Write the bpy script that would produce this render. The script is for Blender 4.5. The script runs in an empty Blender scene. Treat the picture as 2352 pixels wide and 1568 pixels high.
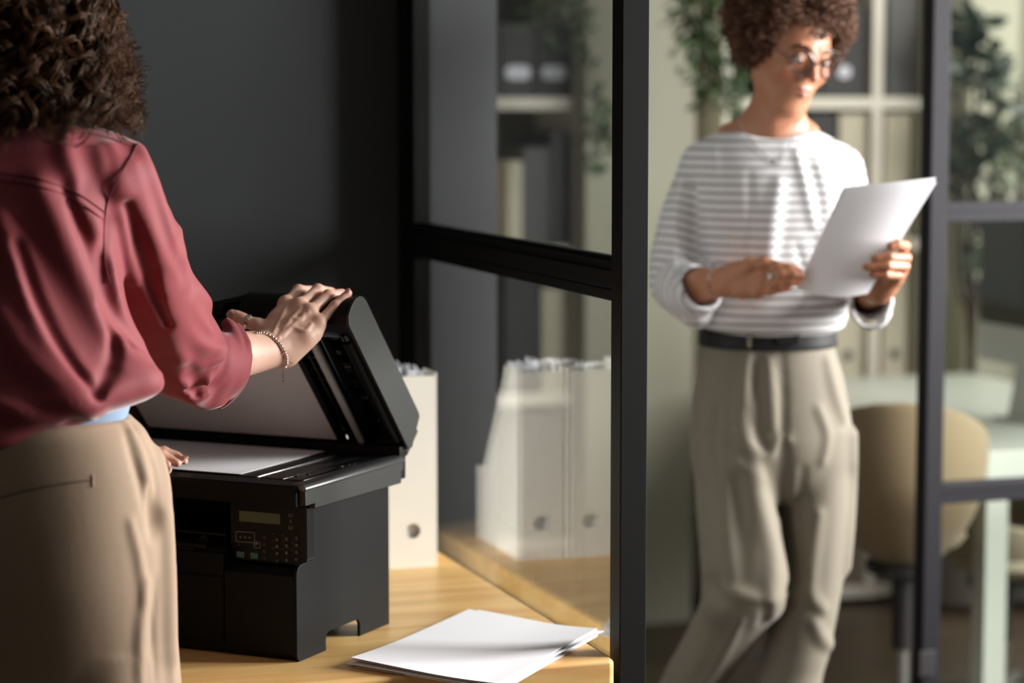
import bpy, bmesh, math, random
import numpy as np
from mathutils import Vector, Matrix, Euler
SC = bpy.context.scene
COL = SC.collection
random.seed(7)
RNG = np.random.default_rng(11)
PI = math.pi
# ------------------------------------------------------------------ camera geometry
F, CX, CY, H = 5500.0, 1176.0, 784.0, 1.60
TH = math.atan(564 / F)
CT, ST = math.cos(TH), math.sin(TH)
DESK = 0.70
def ray(px, py):
    u = (px - CX) / F; v = (CY - py) / F
    return np.array([u, CT + v * ST, -ST + v * CT])
def P(px, py, Y):
    a = ray(px, py); t = Y / a[1]
    return np.array([a[0] * t, Y, H + a[2] * t])
def Zp(px, py, z):
    a = ray(px, py); t = (z - H) / a[2]
    return np.array([a[0] * t, a[1] * t, z])
def xat(px, Y): return (px - CX) / F * Y * 0.9948
def zat(py, Y): return P(CX, py, Y)[2]

cam_d = bpy.data.cameras.new('camera'); cam = bpy.data.objects.new('camera', cam_d); COL.objects.link(cam)
cam.location = (0, 0, H); cam.rotation_euler = (PI / 2 - TH, 0, 0)
cam_d.sensor_width = 36; cam_d.lens = F / 2352 * 36; cam_d.clip_end = 60; cam_d.clip_start = .05
cam_d.dof.use_dof = True; cam_d.dof.focus_distance = 3.71; cam_d.dof.aperture_fstop = 2.05
SC.camera = cam
SC.view_settings.view_transform = 'Standard'; SC.view_settings.look = 'None'
SC.view_settings.exposure = 0.0; SC.view_settings.gamma = 1; SC.view_settings.use_curve_mapping = False

# ------------------------------------------------------------------ materials
def lin(c):
    c = c / 255.0
    return c / 12.92 if c <= .04045 else ((c + .055) / 1.055) ** 2.4
def rgb(r, g, b): return (lin(r), lin(g), lin(b), 1)
def new_mat(name):
    m = bpy.data.materials.new(name); m.use_nodes = True
    nt = m.node_tree; b = nt.nodes['Principled BSDF']
    return m, nt, b
def N(nt, typ, **kw):
    n = nt.nodes.new(typ)
    for k, v in kw.items():
        if k.startswith('i_'):
            n.inputs[k[2:].replace('_', ' ')].default_value = v
        else: setattr(n, k, v)
    return n
def L(nt, a, ao, b, bi): nt.links.new(a.outputs[ao], b.inputs[bi])
def mat(name, col, rough=.5, metal=0, spec=.5, noise=0, nscale=30, bump=0, bscale=200, bdist=.001, sheen=0, sss=0, coat=0):
    m, nt, b = new_mat(name)
    b.inputs['Base Color'].default_value = col
    b.inputs['Roughness'].default_value = rough
    b.inputs['Metallic'].default_value = metal
    b.inputs['Specular IOR Level'].default_value = spec
    if sheen: b.inputs['Sheen Weight'].default_value = sheen; b.inputs['Sheen Roughness'].default_value = .4
    if coat: b.inputs['Coat Weight'].default_value = coat; b.inputs['Coat Roughness'].default_value = .12
    if sss:
        b.inputs['Subsurface Weight'].default_value = sss
        b.inputs['Subsurface Radius'].default_value = (1, .35, .2); b.inputs['Subsurface Scale'].default_value = .004
    tc = N(nt, 'ShaderNodeTexCoord')
    if noise:
        n = N(nt, 'ShaderNodeTexNoise'); n.inputs['Scale'].default_value = nscale; n.inputs['Detail'].default_value = 5
        L(nt, tc, 'Object', n, 'Vector')
        mx = N(nt, 'ShaderNodeMixRGB', blend_type='MIX')
        mx.inputs[1].default_value = tuple(c * (1 - noise) for c in col[:3]) + (1,)
        mx.inputs[2].default_value = tuple(min(1, c * (1 + noise)) for c in col[:3]) + (1,)
        L(nt, n, 'Fac', mx, 0); L(nt, mx, 0, b, 'Base Color')
    if bump:
        n = N(nt, 'ShaderNodeTexNoise'); n.inputs['Scale'].default_value = bscale; n.inputs['Detail'].default_value = 3
        L(nt, tc, 'Object', n, 'Vector')
        bp = N(nt, 'ShaderNodeBump'); bp.inputs['Strength'].default_value = bump; bp.inputs['Distance'].default_value = bdist
        L(nt, n, 'Fac', bp, 'Height'); L(nt, bp, 'Normal', b, 'Normal')
    return m
M = {}
M['wall_dark'] = mat('painted wall charcoal', (.040, .0435, .0455, 1), .75, spec=.3, noise=.06, nscale=3, bump=.15, bscale=250)
M['wall_dark_lit'] = mat('charcoal wall lit tone', (.115, .12, .124, 1), .75, spec=.3, noise=.05, nscale=3)  # same wall as the charcoal, its stronger light painted in as paler grey
M['wall_cream'] = mat('painted wall cream', rgb(170, 168, 150), .8, noise=.03, nscale=2)
M['ceiling'] = mat('ceiling white', rgb(170, 168, 160), .9)
M['frame'] = mat('black powder coated steel', (.0075, .0075, .0076, 1), .55, spec=.2, bump=.25, bscale=900, bdist=.0004)
M['frame_far'] = mat('slate powder coated steel', (.010, .0095, .013, 1), .55, spec=.2, bump=.2, bscale=700, bdist=.0004)
M['plastic'] = mat('matte black plastic', (.0055, .0055, .0058, 1), .5, spec=.15, bump=.35, bscale=1600, bdist=.00025)
M['plastic_grey'] = mat('charcoal textured plastic', (.02, .02, .018, 1), .48, spec=.32, bump=.4, bscale=1500, bdist=.0003)
M['plastic_gloss'] = mat('glossy black plastic', (.007, .007, .0075, 1), .16, spec=.5)
M['rim'] = mat('satin black rim', (.03, .03, .031, 1), .3, spec=.9)
M['panel'] = mat('control panel black', (.0065, .0062, .006, 1), .32, spec=.3)
M['cavity'] = mat('paper slot interior black', (.004, .004, .004, 1), .7, spec=.2)
M['key'] = mat('black rubber key', (.009, .009, .009, 1), .4)
M['key_teal'] = mat('teal rubber key', (.035, .16, .125, 1), .5)
M['print_white'] = mat('pale grey print', (.42, .41, .38, 1), .6)
M['print_grey'] = mat('dim grey print', (.16, .155, .14, 1), .6)
M['print_red'] = mat('red print', (.35, .03, .02, 1), .6)
M['print_cyan'] = mat('blue print', (.12, .35, .45, 1), .6)
M['lcd'] = mat('grey green display', (.115, .135, .08, 1), .25, spec=.4)
M['white_plastic'] = mat('white platen backing', rgb(236, 230, 226), .5)
M['strip'] = mat('pale plastic strip', rgb(205, 203, 196), .35)
M['steel'] = mat('bare steel', (.5, .5, .5, 1), .25, metal=1)
M['paper'] = mat('white paper', rgb(236, 236, 240), .75, spec=.2, bump=.05, bscale=60)
M['card'] = mat('cream card', rgb(226, 221, 210), .75, spec=.25, noise=.03, nscale=14, bump=.1, bscale=90)
M['far_card'] = mat('beige card', rgb(206, 198, 176), .8, noise=.04, nscale=8)
M['binder_dark'] = mat('dark grey card binder', (.032, .031, .031, 1), .6, noise=.1, nscale=6)
M['binder_grey'] = mat('mid grey card binder', (.09, .09, .088, 1), .6)
M['label'] = mat('white label', rgb(225, 225, 235), .6)
M['shelf'] = mat('cream laminate', rgb(226, 219, 204), .5)
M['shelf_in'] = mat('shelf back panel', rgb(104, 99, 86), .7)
M['desk_white'] = mat('white desk lacquer', rgb(190, 194, 184), .4)
M['chair'] = mat('beige upholstery', rgb(128, 111, 84), .8, bump=.2, bscale=300, sheen=.2)
M['chair2'] = mat('ivory upholstery', rgb(172, 162, 138), .8, bump=.2, bscale=300)
M['chrome'] = mat('grey metal', (.35, .35, .33, 1), .35, metal=.8)
M['black'] = mat('black metal', (.012, .012, .012, 1), .5)
M['screen'] = mat('dark monitor screen', (.012, .013, .012, 1), .12, spec=.6)
M['alu'] = mat('pale aluminium', rgb(205, 207, 206), .35, metal=.3)
M['leaf'] = mat('green leaves', (.05, .095, .03, 1), .5, noise=.5, nscale=9)
M['leaf_dark'] = mat('dark green leaves', (.03, .052, .026, 1), .38, noise=.5, nscale=6)
M['leaf_pale'] = mat('grey green leaves', (.14, .17, .10, 1), .4, noise=.5, nscale=7)
M['bark'] = mat('brown bark', (.07, .05, .035, 1), .8, noise=.3, nscale=40)
M['pot'] = mat('clay grey pot', (.3, .28, .25, 1), .7, noise=.1, nscale=10)
M['soil'] = mat('dark soil', (.03, .02, .014, 1), .95, noise=.4, nscale=60)
M['silver'] = mat('silver metal', (.62, .6, .57, 1), .22, metal=1)
M['rose'] = mat('rose silver beads', (.78, .6, .54, 1), .18, metal=1)
M['glasses'] = mat('dark brown acetate', (.02, .014, .012, 1), .25)
M['eye'] = mat('eye white', rgb(225, 220, 215), .2)
M['iris'] = mat('brown iris', (.05, .025, .012, 1), .15)
M['lip'] = mat('rose lips', (.42, .16, .14, 1), .4, sss=.2)
M['nail'] = mat('natural nail', (.66, .36, .31, 1), .22, sss=.15, coat=.3)
M['belt'] = mat('black leather belt', (.008, .008, .009, 1), .6, spec=.25, bump=.2, bscale=500)
M['undershirt'] = mat('light blue cotton', rgb(128, 148, 170), .85)
M['shoe'] = mat('dark leather shoe', (.03, .022, .018, 1), .4)
M['rubber'] = mat('black rubber', (.01, .01, .01, 1), .7)
M['seam'] = mat('dark red thread', (.12, .02, .024, 1), .9)

def wood(name, base, dark, wet=0, rot=0.0, scale=(1.2, 14, 14)):
    m, nt, b = new_mat(name)
    tc = N(nt, 'ShaderNodeTexCoord'); mp = N(nt, 'ShaderNodeMapping')
    mp.inputs['Scale'].default_value = scale; mp.inputs['Rotation'].default_value = (0, 0, rot)
    L(nt, tc, 'Object', mp, 'Vector')
    n1 = N(nt, 'ShaderNodeTexNoise'); n1.inputs['Scale'].default_value = 1.5; n1.inputs['Detail'].default_value = 6; n1.inputs['Distortion'].default_value = .6
    L(nt, mp, 'Vector', n1, 'Vector')
    n2 = N(nt, 'ShaderNodeTexNoise'); n2.inputs['Scale'].default_value = 9; n2.inputs['Detail'].default_value = 3
    L(nt, mp, 'Vector', n2, 'Vector')
    # knots
    vo = N(nt, 'ShaderNodeTexVoronoi'); vo.inputs['Scale'].default_value = 3.6
    mp2 = N(nt, 'ShaderNodeMapping'); mp2.inputs['Scale'].default_value = (1.1, 2.4, 2.4); L(nt, tc, 'Object', mp2, 'Vector'); L(nt, mp2, 'Vector', vo, 'Vector')
    kr = N(nt, 'ShaderNodeValToRGB'); kr.color_ramp.elements[0].color = (1, 1, 1, 1); kr.color_ramp.elements[1].color = (0, 0, 0, 1)
    kr.color_ramp.elements[0].position = .02; kr.color_ramp.elements[1].position = .075
    L(nt, vo, 'Distance', kr, 'Fac')
    r1 = N(nt, 'ShaderNodeValToRGB'); e = r1.color_ramp.elements
    e[0].position = .3; e[0].color = dark; e[1].position = .62; e[1].color = base
    L(nt, n1, 'Fac', r1, 'Fac')
    mx = N(nt, 'ShaderNodeMixRGB', blend_type='MULTIPLY'); mx.inputs[0].default_value = .35
    L(nt, r1, 'Color', mx, 1); L(nt, n2, 'Color', mx, 2)
    mk = N(nt, 'ShaderNodeMixRGB'); mk.inputs[2].default_value = tuple(c * .35 for c in dark[:3]) + (1,)
    mu = N(nt, 'ShaderNodeMath', operation='MULTIPLY'); mu.inputs[1].default_value = .6
    L(nt, kr, 'Color', mu, 0); L(nt, mu, 0, mk, 0); L(nt, mx, 0, mk, 1)
    L(nt, mk, 0, b, 'Base Color'); b.inputs['Roughness'].default_value = .38
    bp = N(nt, 'ShaderNodeBump'); bp.inputs['Strength'].default_value = .12; bp.inputs['Distance'].default_value = .001
    L(nt, n2, 'Fac', bp, 'Height'); L(nt, bp, 'Normal', b, 'Normal')
    return m
M['wood'] = wood('varnished pine', rgb(240, 198, 130), rgb(216, 164, 96), rot=math.radians(0), scale=(1.2, 14, 14))
M['floor'] = wood('dark oak floor', rgb(92, 76, 58), rgb(62, 50, 38))

def glass_mat(name, tint=(1, 1, 1, 1), rough=0.0, f0=.04):
    m = bpy.data.materials.new(name); m.use_nodes = True; nt = m.node_tree
    for n in list(nt.nodes): nt.nodes.remove(n)
    out = N(nt, 'ShaderNodeOutputMaterial'); tr = N(nt, 'ShaderNodeBsdfTransparent'); tr.inputs[0].default_value = tint
    gl = N(nt, 'ShaderNodeBsdfGlossy'); gl.inputs['Roughness'].default_value = rough
    g = N(nt, 'ShaderNodeNewGeometry'); dp = N(nt, 'ShaderNodeVectorMath', operation='DOT_PRODUCT')
    L(nt, g, 'Normal', dp, 0); L(nt, g, 'Incoming', dp, 1)
    ab = N(nt, 'ShaderNodeMath', operation='ABSOLUTE'); L(nt, dp, 'Value', ab, 0)
    su = N(nt, 'ShaderNodeMath', operation='SUBTRACT'); su.inputs[0].default_value = 1; L(nt, ab, 0, su, 1)
    pw = N(nt, 'ShaderNodeMath', operation='POWER'); L(nt, su, 0, pw, 0); pw.inputs[1].default_value = 5
    ma = N(nt, 'ShaderNodeMath', operation='MULTIPLY_ADD'); L(nt, pw, 0, ma, 0); ma.inputs[1].default_value = 1 - f0; ma.inputs[2].default_value = f0
    mx = N(nt, 'ShaderNodeMixShader'); L(nt, ma, 0, mx, 0); L(nt, tr, 0, mx, 1); L(nt, gl, 0, mx, 2); L(nt, mx, 0, out, 0)
    return m
M['glass'] = glass_mat('clear glass', (.97, .985, .975, 1))
M['glass_coated'] = glass_mat('lightly mirrored glass', (.985, .995, .99, 1), f0=.16)
M['lens'] = glass_mat('spectacle lens', (.98, .98, .99, 1))

def skin_mat(name, base, flush):
    m, nt, b = new_mat(name)
    tc = N(nt, 'ShaderNodeTexCoord'); n = N(nt, 'ShaderNodeTexNoise'); n.inputs['Scale'].default_value = 60; n.inputs['Detail'].default_value = 4
    L(nt, tc, 'Object', n, 'Vector')
    at = N(nt, 'ShaderNodeAttribute', attribute_name='flush')
    ad = N(nt, 'ShaderNodeMath', operation='MULTIPLY_ADD'); L(nt, n, 'Fac', ad, 0); ad.inputs[1].default_value = .5; ad.inputs[2].default_value = -.15
    a2 = N(nt, 'ShaderNodeMath', operation='ADD', use_clamp=True); L(nt, ad, 0, a2, 0); L(nt, at, 'Fac', a2, 1)
    mx = N(nt, 'ShaderNodeMixRGB'); L(nt, a2, 0, mx, 0); mx.inputs[1].default_value = base; mx.inputs[2].default_value = flush
    L(nt, mx, 0, b, 'Base Color')
    b.inputs['Roughness'].default_value = .45; b.inputs['Specular IOR Level'].default_value = .4
    b.inputs['Subsurface Weight'].default_value = .22; b.inputs['Subsurface Radius'].default_value = (1, .35, .2); b.inputs['Subsurface Scale'].default_value = .004
    n3 = N(nt, 'ShaderNodeTexVoronoi'); n3.inputs['Scale'].default_value = 900; L(nt, tc, 'Object', n3, 'Vector')
    bp = N(nt, 'ShaderNodeBump'); bp.inputs['Strength'].default_value = .18; bp.inputs['Distance'].default_value = .0004
    L(nt, n3, 'Distance', bp, 'Height'); L(nt, bp, 'Normal', b, 'Normal')
    return m
M['skin'] = skin_mat('fair skin', (.78, .50, .385, 1), (.68, .27, .20, 1))
M['skin_tan'] = skin_mat('tanned skin', (.36, .165, .09, 1), (.38, .11, .06, 1))

def cloth_mat(name, col, dark, scale=(40, 40, 6), rough=.75, sheen=.3, weave=1200):
    m, nt, b = new_mat(name)
    tc = N(nt, 'ShaderNodeTexCoord'); mp = N(nt, 'ShaderNodeMapping'); mp.inputs['Scale'].default_value = scale
    L(nt, tc, 'Object', mp, 'Vector')
    n = N(nt, 'ShaderNodeTexNoise'); n.inputs['Scale'].default_value = 1; n.inputs['Detail'].default_value = 4; L(nt, mp, 'Vector', n, 'Vector')
    mx = N(nt, 'ShaderNodeMixRGB'); L(nt, n, 'Fac', mx, 0); mx.inputs[1].default_value = dark; mx.inputs[2].default_value = col
    L(nt, mx, 0, b, 'Base Color'); b.inputs['Roughness'].default_value = rough
    b.inputs['Sheen Weight'].default_value = sheen; b.inputs['Sheen Roughness'].default_value = .35
    b.inputs['Specular IOR Level'].default_value = .3
    n2 = N(nt, 'ShaderNodeTexNoise'); n2.inputs['Scale'].default_value = weave; L(nt, tc, 'Object', n2, 'Vector')
    bp = N(nt, 'ShaderNodeBump'); bp.inputs['Strength'].default_value = .2; bp.inputs['Distance'].default_value = .0005
    b2 = N(nt, 'ShaderNodeBump'); b2.inputs['Strength'].default_value = .35; b2.inputs['Distance'].default_value = .006
    L(nt, n2, 'Fac', bp, 'Height'); L(nt, n, 'Fac', b2, 'Height'); L(nt, b2, 'Normal', bp, 'Normal'); L(nt, bp, 'Normal', b, 'Normal')
    return m, nt, b
M['shirt'] = cloth_mat('brick red silk blend', (.235, .036, .044, 1), (.185, .028, .034, 1), scale=(9, 9, 3.5), rough=.68, sheen=.4)[0]
M['trouser_tan'] = cloth_mat('tan cotton twill', (.33, .235, .16, 1), (.285, .20, .135, 1), scale=(7, 7, 3), sheen=.2)[0]
M['trouser_grey'] = cloth_mat('stone linen', (.165, .145, .11, 1), (.135, .118, .09, 1), scale=(8, 8, 2.5), sheen=.2)[0]
def striped():
    m, nt, b = cloth_mat('white jersey with grey stripes', (.56, .56, .575, 1), (.52, .52, .53, 1), scale=(9, 9, 5), sheen=.2)
    mx = [n for n in nt.nodes if n.type == 'MIX_RGB'][0]
    at = N(nt, 'ShaderNodeAttribute', attribute_name='stripe')
    fr = N(nt, 'ShaderNodeMath', operation='FRACT'); L(nt, at, 'Fac', fr, 0)
    cr = N(nt, 'ShaderNodeValToRGB'); e = cr.color_ramp.elements
    e[0].position = 0; e[0].color = (1, 1, 1, 1); e[1].position = .26; e[1].color = (1, 1, 1, 1)
    for pos, v in ((.28, 0), (1, 0)):
        q = cr.color_ramp.elements.new(pos); q.color = (v, v, v, 1)
    L(nt, fr, 0, cr, 'Fac')
    m2 = N(nt, 'ShaderNodeMixRGB'); L(nt, cr, 'Color', m2, 0); L(nt, mx, 0, m2, 1); m2.inputs[2].default_value = (.21, .20, .19, 1)
    L(nt, m2, 0, b, 'Base Color')
    return m
M['striped'] = striped()
def hair_mat(name, c1, c2):
    m, nt, b = new_mat(name)
    at = N(nt, 'ShaderNodeAttribute', attribute_name='tone')
    mx = N(nt, 'ShaderNodeMixRGB'); L(nt, at, 'Fac', mx, 0); mx.inputs[1].default_value = c1; mx.inputs[2].default_value = c2
    L(nt, mx, 0, b, 'Base Color'); b.inputs['Roughness'].default_value = .4; b.inputs['Specular IOR Level'].default_value = .35; b.inputs['Specular Tint'].default_value = (1, .72, .5, 1)
    return m
M['hair_dark'] = hair_mat('dark brown curls', (.012, .005, .003, 1), (.10, .041, .018, 1))
M['hair_warm'] = hair_mat('warm brown curls', (.04, .018, .011, 1), (.20, .10, .065, 1))

# ------------------------------------------------------------------ object helpers
def tag(o, label=None, cat=None, group=None, kind=None):
    if label: o['label'] = label
    if cat: o['category'] = cat
    if group: o['group'] = group
    if kind: o['kind'] = kind
    return o
def empty(name, loc=(0, 0, 0), rz=0):
    o = bpy.data.objects.new(name, None); COL.objects.link(o); o.location = loc; o.rotation_euler = (0, 0, rz)
    o.empty_display_size = .05
    return o
def finish(name, me, m, parent, smooth=True, angle=38):
    if not isinstance(m, (list, tuple)): m = [m]
    for q in m: me.materials.append(q)
    if smooth:
        me.polygons.foreach_set('use_smooth', [True] * len(me.polygons))
        if angle: me.set_sharp_from_angle(angle=math.radians(angle))
    me.update()
    o = bpy.data.objects.new(name, me); COL.objects.link(o)
    if parent is not None: o.parent = parent
    return o
class MB:
    """collects shapes for ONE mesh"""
    def __init__(s): s.bm = bmesh.new(); s.mi = 0
    def _fin(s, faces):
        for f in faces: f.material_index = s.mi
    def box(s, lo, hi, bev=0, seg=2, mat=None, yaw=0):
        lo = Vector(lo); hi = Vector(hi); c = (lo + hi) / 2; d = hi - lo
        r = bmesh.ops.create_cube(s.bm, size=1)
        vs = r['verts']
        bmesh.ops.scale(s.bm, vec=d, verts=vs)
        if bev:
            es = list({e for v in vs for e in v.link_edges})
            q = bmesh.ops.bevel(s.bm, geom=es, offset=bev, segments=seg, profile=.5, affect='EDGES')
            vs = list({v for v in q['verts']} | {v for v in vs if v.is_valid})
        if yaw: bmesh.ops.rotate(s.bm, verts=vs, cent=(0, 0, 0), matrix=Matrix.Rotation(yaw, 3, 'Z'))
        bmesh.ops.translate(s.bm, vec=c, verts=vs)
        if mat is not None: bmesh.ops.transform(s.bm, matrix=mat, verts=vs)
        s._fin({f for v in vs for f in v.link_faces})
        return vs
    def prism(s, poly, lo, hi, axis='x', bev=0, seg=2, mp=None):
        """poly: 2-D points; extruded along axis between lo and hi. mp maps (a,b,t)->xyz"""
        if mp is None:
            mp = {'x': lambda a, b, t: (t, a, b), 'y': lambda a, b, t: (a, t, b), 'z': lambda a, b, t: (a, b, t)}[axis]
        v0 = [s.bm.verts.new(mp(a, b, lo)) for a, b in poly]; v1 = [s.bm.verts.new(mp(a, b, hi)) for a, b in poly]
        n = len(poly); fs = [s.bm.faces.new(v0[::-1]), s.bm.faces.new(v1)]
        for i in range(n): fs.append(s.bm.faces.new((v0[i], v0[(i + 1) % n], v1[(i + 1) % n], v1[i])))
        bmesh.ops.recalc_face_normals(s.bm, faces=fs)
        if bev:
            es = list({e for f in fs[:2] for e in f.edges})
            bmesh.ops.bevel(s.bm, geom=es, offset=bev, segments=seg, profile=.5, affect='EDGES')
            fs = list({f for v in v0 + v1 if v.is_valid for f in v.link_faces} | {f for f in fs if f.is_valid})
        s._fin([f for f in fs if f.is_valid])
    def tube(s, pts, r, n=8, closed=False, cap=True):
        pts = [Vector(p) for p in pts]; m = len(pts); rs = r if hasattr(r, '__len__') else [r] * m
        rings = []; up = None
        for i, p in enumerate(pts):
            a = pts[(i - 1) % m] if (i > 0 or closed) else p; b = pts[(i + 1) % m] if (i < m - 1 or closed) else p
            t = (b - a).normalized()
            if up is None: up = t.orthogonal().normalized()
            else: up = (up - t * up.dot(t)).normalized()
            q = t.cross(up)
            rings.append([s.bm.verts.new(p + (up * math.cos(2 * PI * k / n) + q * math.sin(2 * PI * k / n)) * rs[i]) for k in range(n)])
        fs = []
        for i in range(m if closed else m - 1):
            A = rings[i]; B = rings[(i + 1) % m]
            for k in range(n): fs.append(s.bm.faces.new((A[k], A[(k + 1) % n], B[(k + 1) % n], B[k])))
        if cap and not closed: fs += [s.bm.faces.new(rings[0][::-1]), s.bm.faces.new(rings[-1])]
        s._fin(fs)
    def lathe(s, prof, c=(0, 0, 0), n=24, mp=None):
        rings = []
        for r, z in prof:
            ring = []
            for k in range(n):
                a = 2 * PI * k / n; p = Vector((r * math.cos(a), r * math.sin(a), z))
                if mp is not None: p = mp @ p
                ring.append(s.bm.verts.new(p + Vector(c)))
            rings.append(ring)
        fs = []
        for A, B in zip(rings, rings[1:]):
            for k in range(n): fs.append(s.bm.faces.new((A[k], A[(k + 1) % n], B[(k + 1) % n], B[k])))
        fs += [s.bm.faces.new(rings[0][::-1]), s.bm.faces.new(rings[-1])]
        s._fin(fs)
    def ball(s, c, r, sc=(1, 1, 1), u=12, v=8, rot=None):
        q = bmesh.ops.create_uvsphere(s.bm, u_segments=u, v_segments=v, radius=r); vs = q['verts']
        bmesh.ops.scale(s.bm, vec=sc, verts=vs)
        if rot is not None: bmesh.ops.rotate(s.bm, verts=vs, cent=(0, 0, 0), matrix=rot)
        bmesh.ops.translate(s.bm, vec=c, verts=vs)
        s._fin({f for w in vs for f in w.link_faces})
    def quads(s, verts, faces):
        vs = [s.bm.verts.new(v) for v in verts]
        s._fin([s.bm.faces.new([vs[i] for i in f]) for f in faces])
    def build(s, name, m, parent=None, smooth=True, angle=38, off=None):
        me = bpy.data.meshes.new(name)
        if off is not None: bmesh.ops.translate(s.bm, vec=-Vector(off), verts=s.bm.verts)
        s.bm.to_mesh(me); s.bm.free()
        o = finish(name, me, m, parent, smooth, angle)
        if smooth and len(me.polygons) < 4000 and name not in ('rounded_rim', 'metal_edge', 'feeder_glass', 'platen_glass', 'hinged_cover', 'bed_stud'): w = o.modifiers.new('weighted normals', 'WEIGHTED_NORMAL'); w.keep_sharp = True; w.weight = 80
        return o
def mesh_np(name, V, Fq, m, parent=None, off=None, attrs=None, matidx=None, smooth=True, angle=None):
    V = np.asarray(V, dtype=np.float64)
    if off is not None: V = V - np.asarray(off)
    me = bpy.data.meshes.new(name)
    Fq = np.asarray(Fq)
    me.vertices.add(len(V)); me.vertices.foreach_set('co', V.astype(np.float32).ravel())
    k = Fq.shape[1]
    me.loops.add(Fq.size); me.loops.foreach_set('vertex_index', Fq.astype(np.int32).ravel())
    me.polygons.add(len(Fq)); me.polygons.foreach_set('loop_start', np.arange(0, Fq.size, k, dtype=np.int32))
    if matidx is not None: me.polygons.foreach_set('material_index', np.asarray(matidx, dtype=np.int32))
    me.update(calc_edges=True); me.validate()
    for a, val in (attrs or {}).items():
        at = me.attributes.new(a, 'FLOAT', 'POINT'); at.data.foreach_set('value', np.asarray(val, dtype=np.float32))
    return finish(name, me, m, parent, smooth, angle)

def spline(pts, n=8):
    """Catmull-Rom through rows of pts"""
    p = np.asarray(pts, dtype=float); p = np.vstack([2 * p[0] - p[1], p, 2 * p[-1] - p[-2]]); out = []
    for i in range(1, len(p) - 2):
        for t in np.linspace(0, 1, n, endpoint=False):
            out.append(.5 * ((2 * p[i]) + (-p[i - 1] + p[i + 1]) * t + (2 * p[i - 1] - 5 * p[i] + 4 * p[i + 1] - p[i + 2]) * t * t + (-p[i - 1] + 3 * p[i] - 3 * p[i + 1] + p[i + 2]) * t ** 3))
    out.append(p[-2]); return np.array(out)

# ------------------------------------------------------------------ signed-distance modelling
def smin(a, b, k):
    if k <= 0: return np.minimum(a, b)
    h = np.maximum(k - np.abs(a - b), 0) / k
    return np.minimum(a, b) - h * h * k * .25
def f_cone(a, b, ra, rb, flat=None, s=1.0):
    a = np.asarray(a, float); b = np.asarray(b, float); ba = b - a; bb = max(ba @ ba, 1e-12)
    if flat is not None: flat = np.asarray(flat, float); flat = flat / np.linalg.norm(flat)
    def f(p):
        pa = p - a; t = np.clip(pa @ ba / bb, 0, 1); v = pa - t[..., None] * ba; R = ra + (rb - ra) * t
        if flat is None: return np.sqrt((v * v).sum(-1)) - R
        vn = v @ flat; l = np.sqrt((v * v).sum(-1)) + 1e-9
        r = np.sqrt(np.maximum(l * l - vn * vn, 0) + (vn / s) ** 2) + 1e-9
        return (r - R) * l / r
    R = max(ra, rb); return f, np.minimum(a, b) - R, np.maximum(a, b) + R
def f_ell(c, r, rot=None):
    c = np.asarray(c, float); r = np.asarray(r, float); Rm = None if rot is None else np.array(rot)
    def f(p):
        q = p - c
        if Rm is not None: q = q @ Rm       # world -> local (columns = local axes)
        l = np.sqrt((q * q).sum(-1)) + 1e-9; k = np.sqrt(((q / r) ** 2).sum(-1)) + 1e-9
        return (k - 1) * l / k
    m = r.max() if rot is not None else r
    return f, c - m, c + m
def f_col(keys, n=2.2, yaw=0, capr=.0):
    """keys rows: z, xl, xr, cy, bf, bb  (left x, right x, centre y, half depth front(-y)/back)"""
    k = np.asarray(sorted(keys), float); ks = spline(k, 6); ks[:, 0] = np.maximum.accumulate(ks[:, 0])
    z0, z1 = k[0, 0], k[-1, 0]; c, s = math.cos(yaw), math.sin(yaw)
    def f(p):
        z = p[..., 2]; g = [np.interp(z, ks[:, 0], ks[:, i]) for i in range(1, 6)]
        cx = (g[0] + g[1]) / 2; a = np.maximum((g[1] - g[0]) / 2, .002)
        x = p[..., 0] - cx; y = p[..., 1] - g[2]
        if yaw: x, y = c * x + s * y, -s * x + c * y
        b = np.where(y < 0, g[3], g[4]); l = np.sqrt(x * x + y * y) + 1e-9
        r = (np.abs(x / a) ** n + np.abs(y / b) ** n) ** (1 / n) + 1e-9
        d = (r - 1) * l / r
        return np.maximum(d, np.maximum(z - z1, z0 - z))
    m = max(k[:, 4].max(), k[:, 5].max())
    return f, np.array([k[:, 1].min() - .03, k[:, 3].min() - m - .03, z0]), np.array([k[:, 2].max() + .03, k[:, 3].max() + m + .03, z1])
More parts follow.
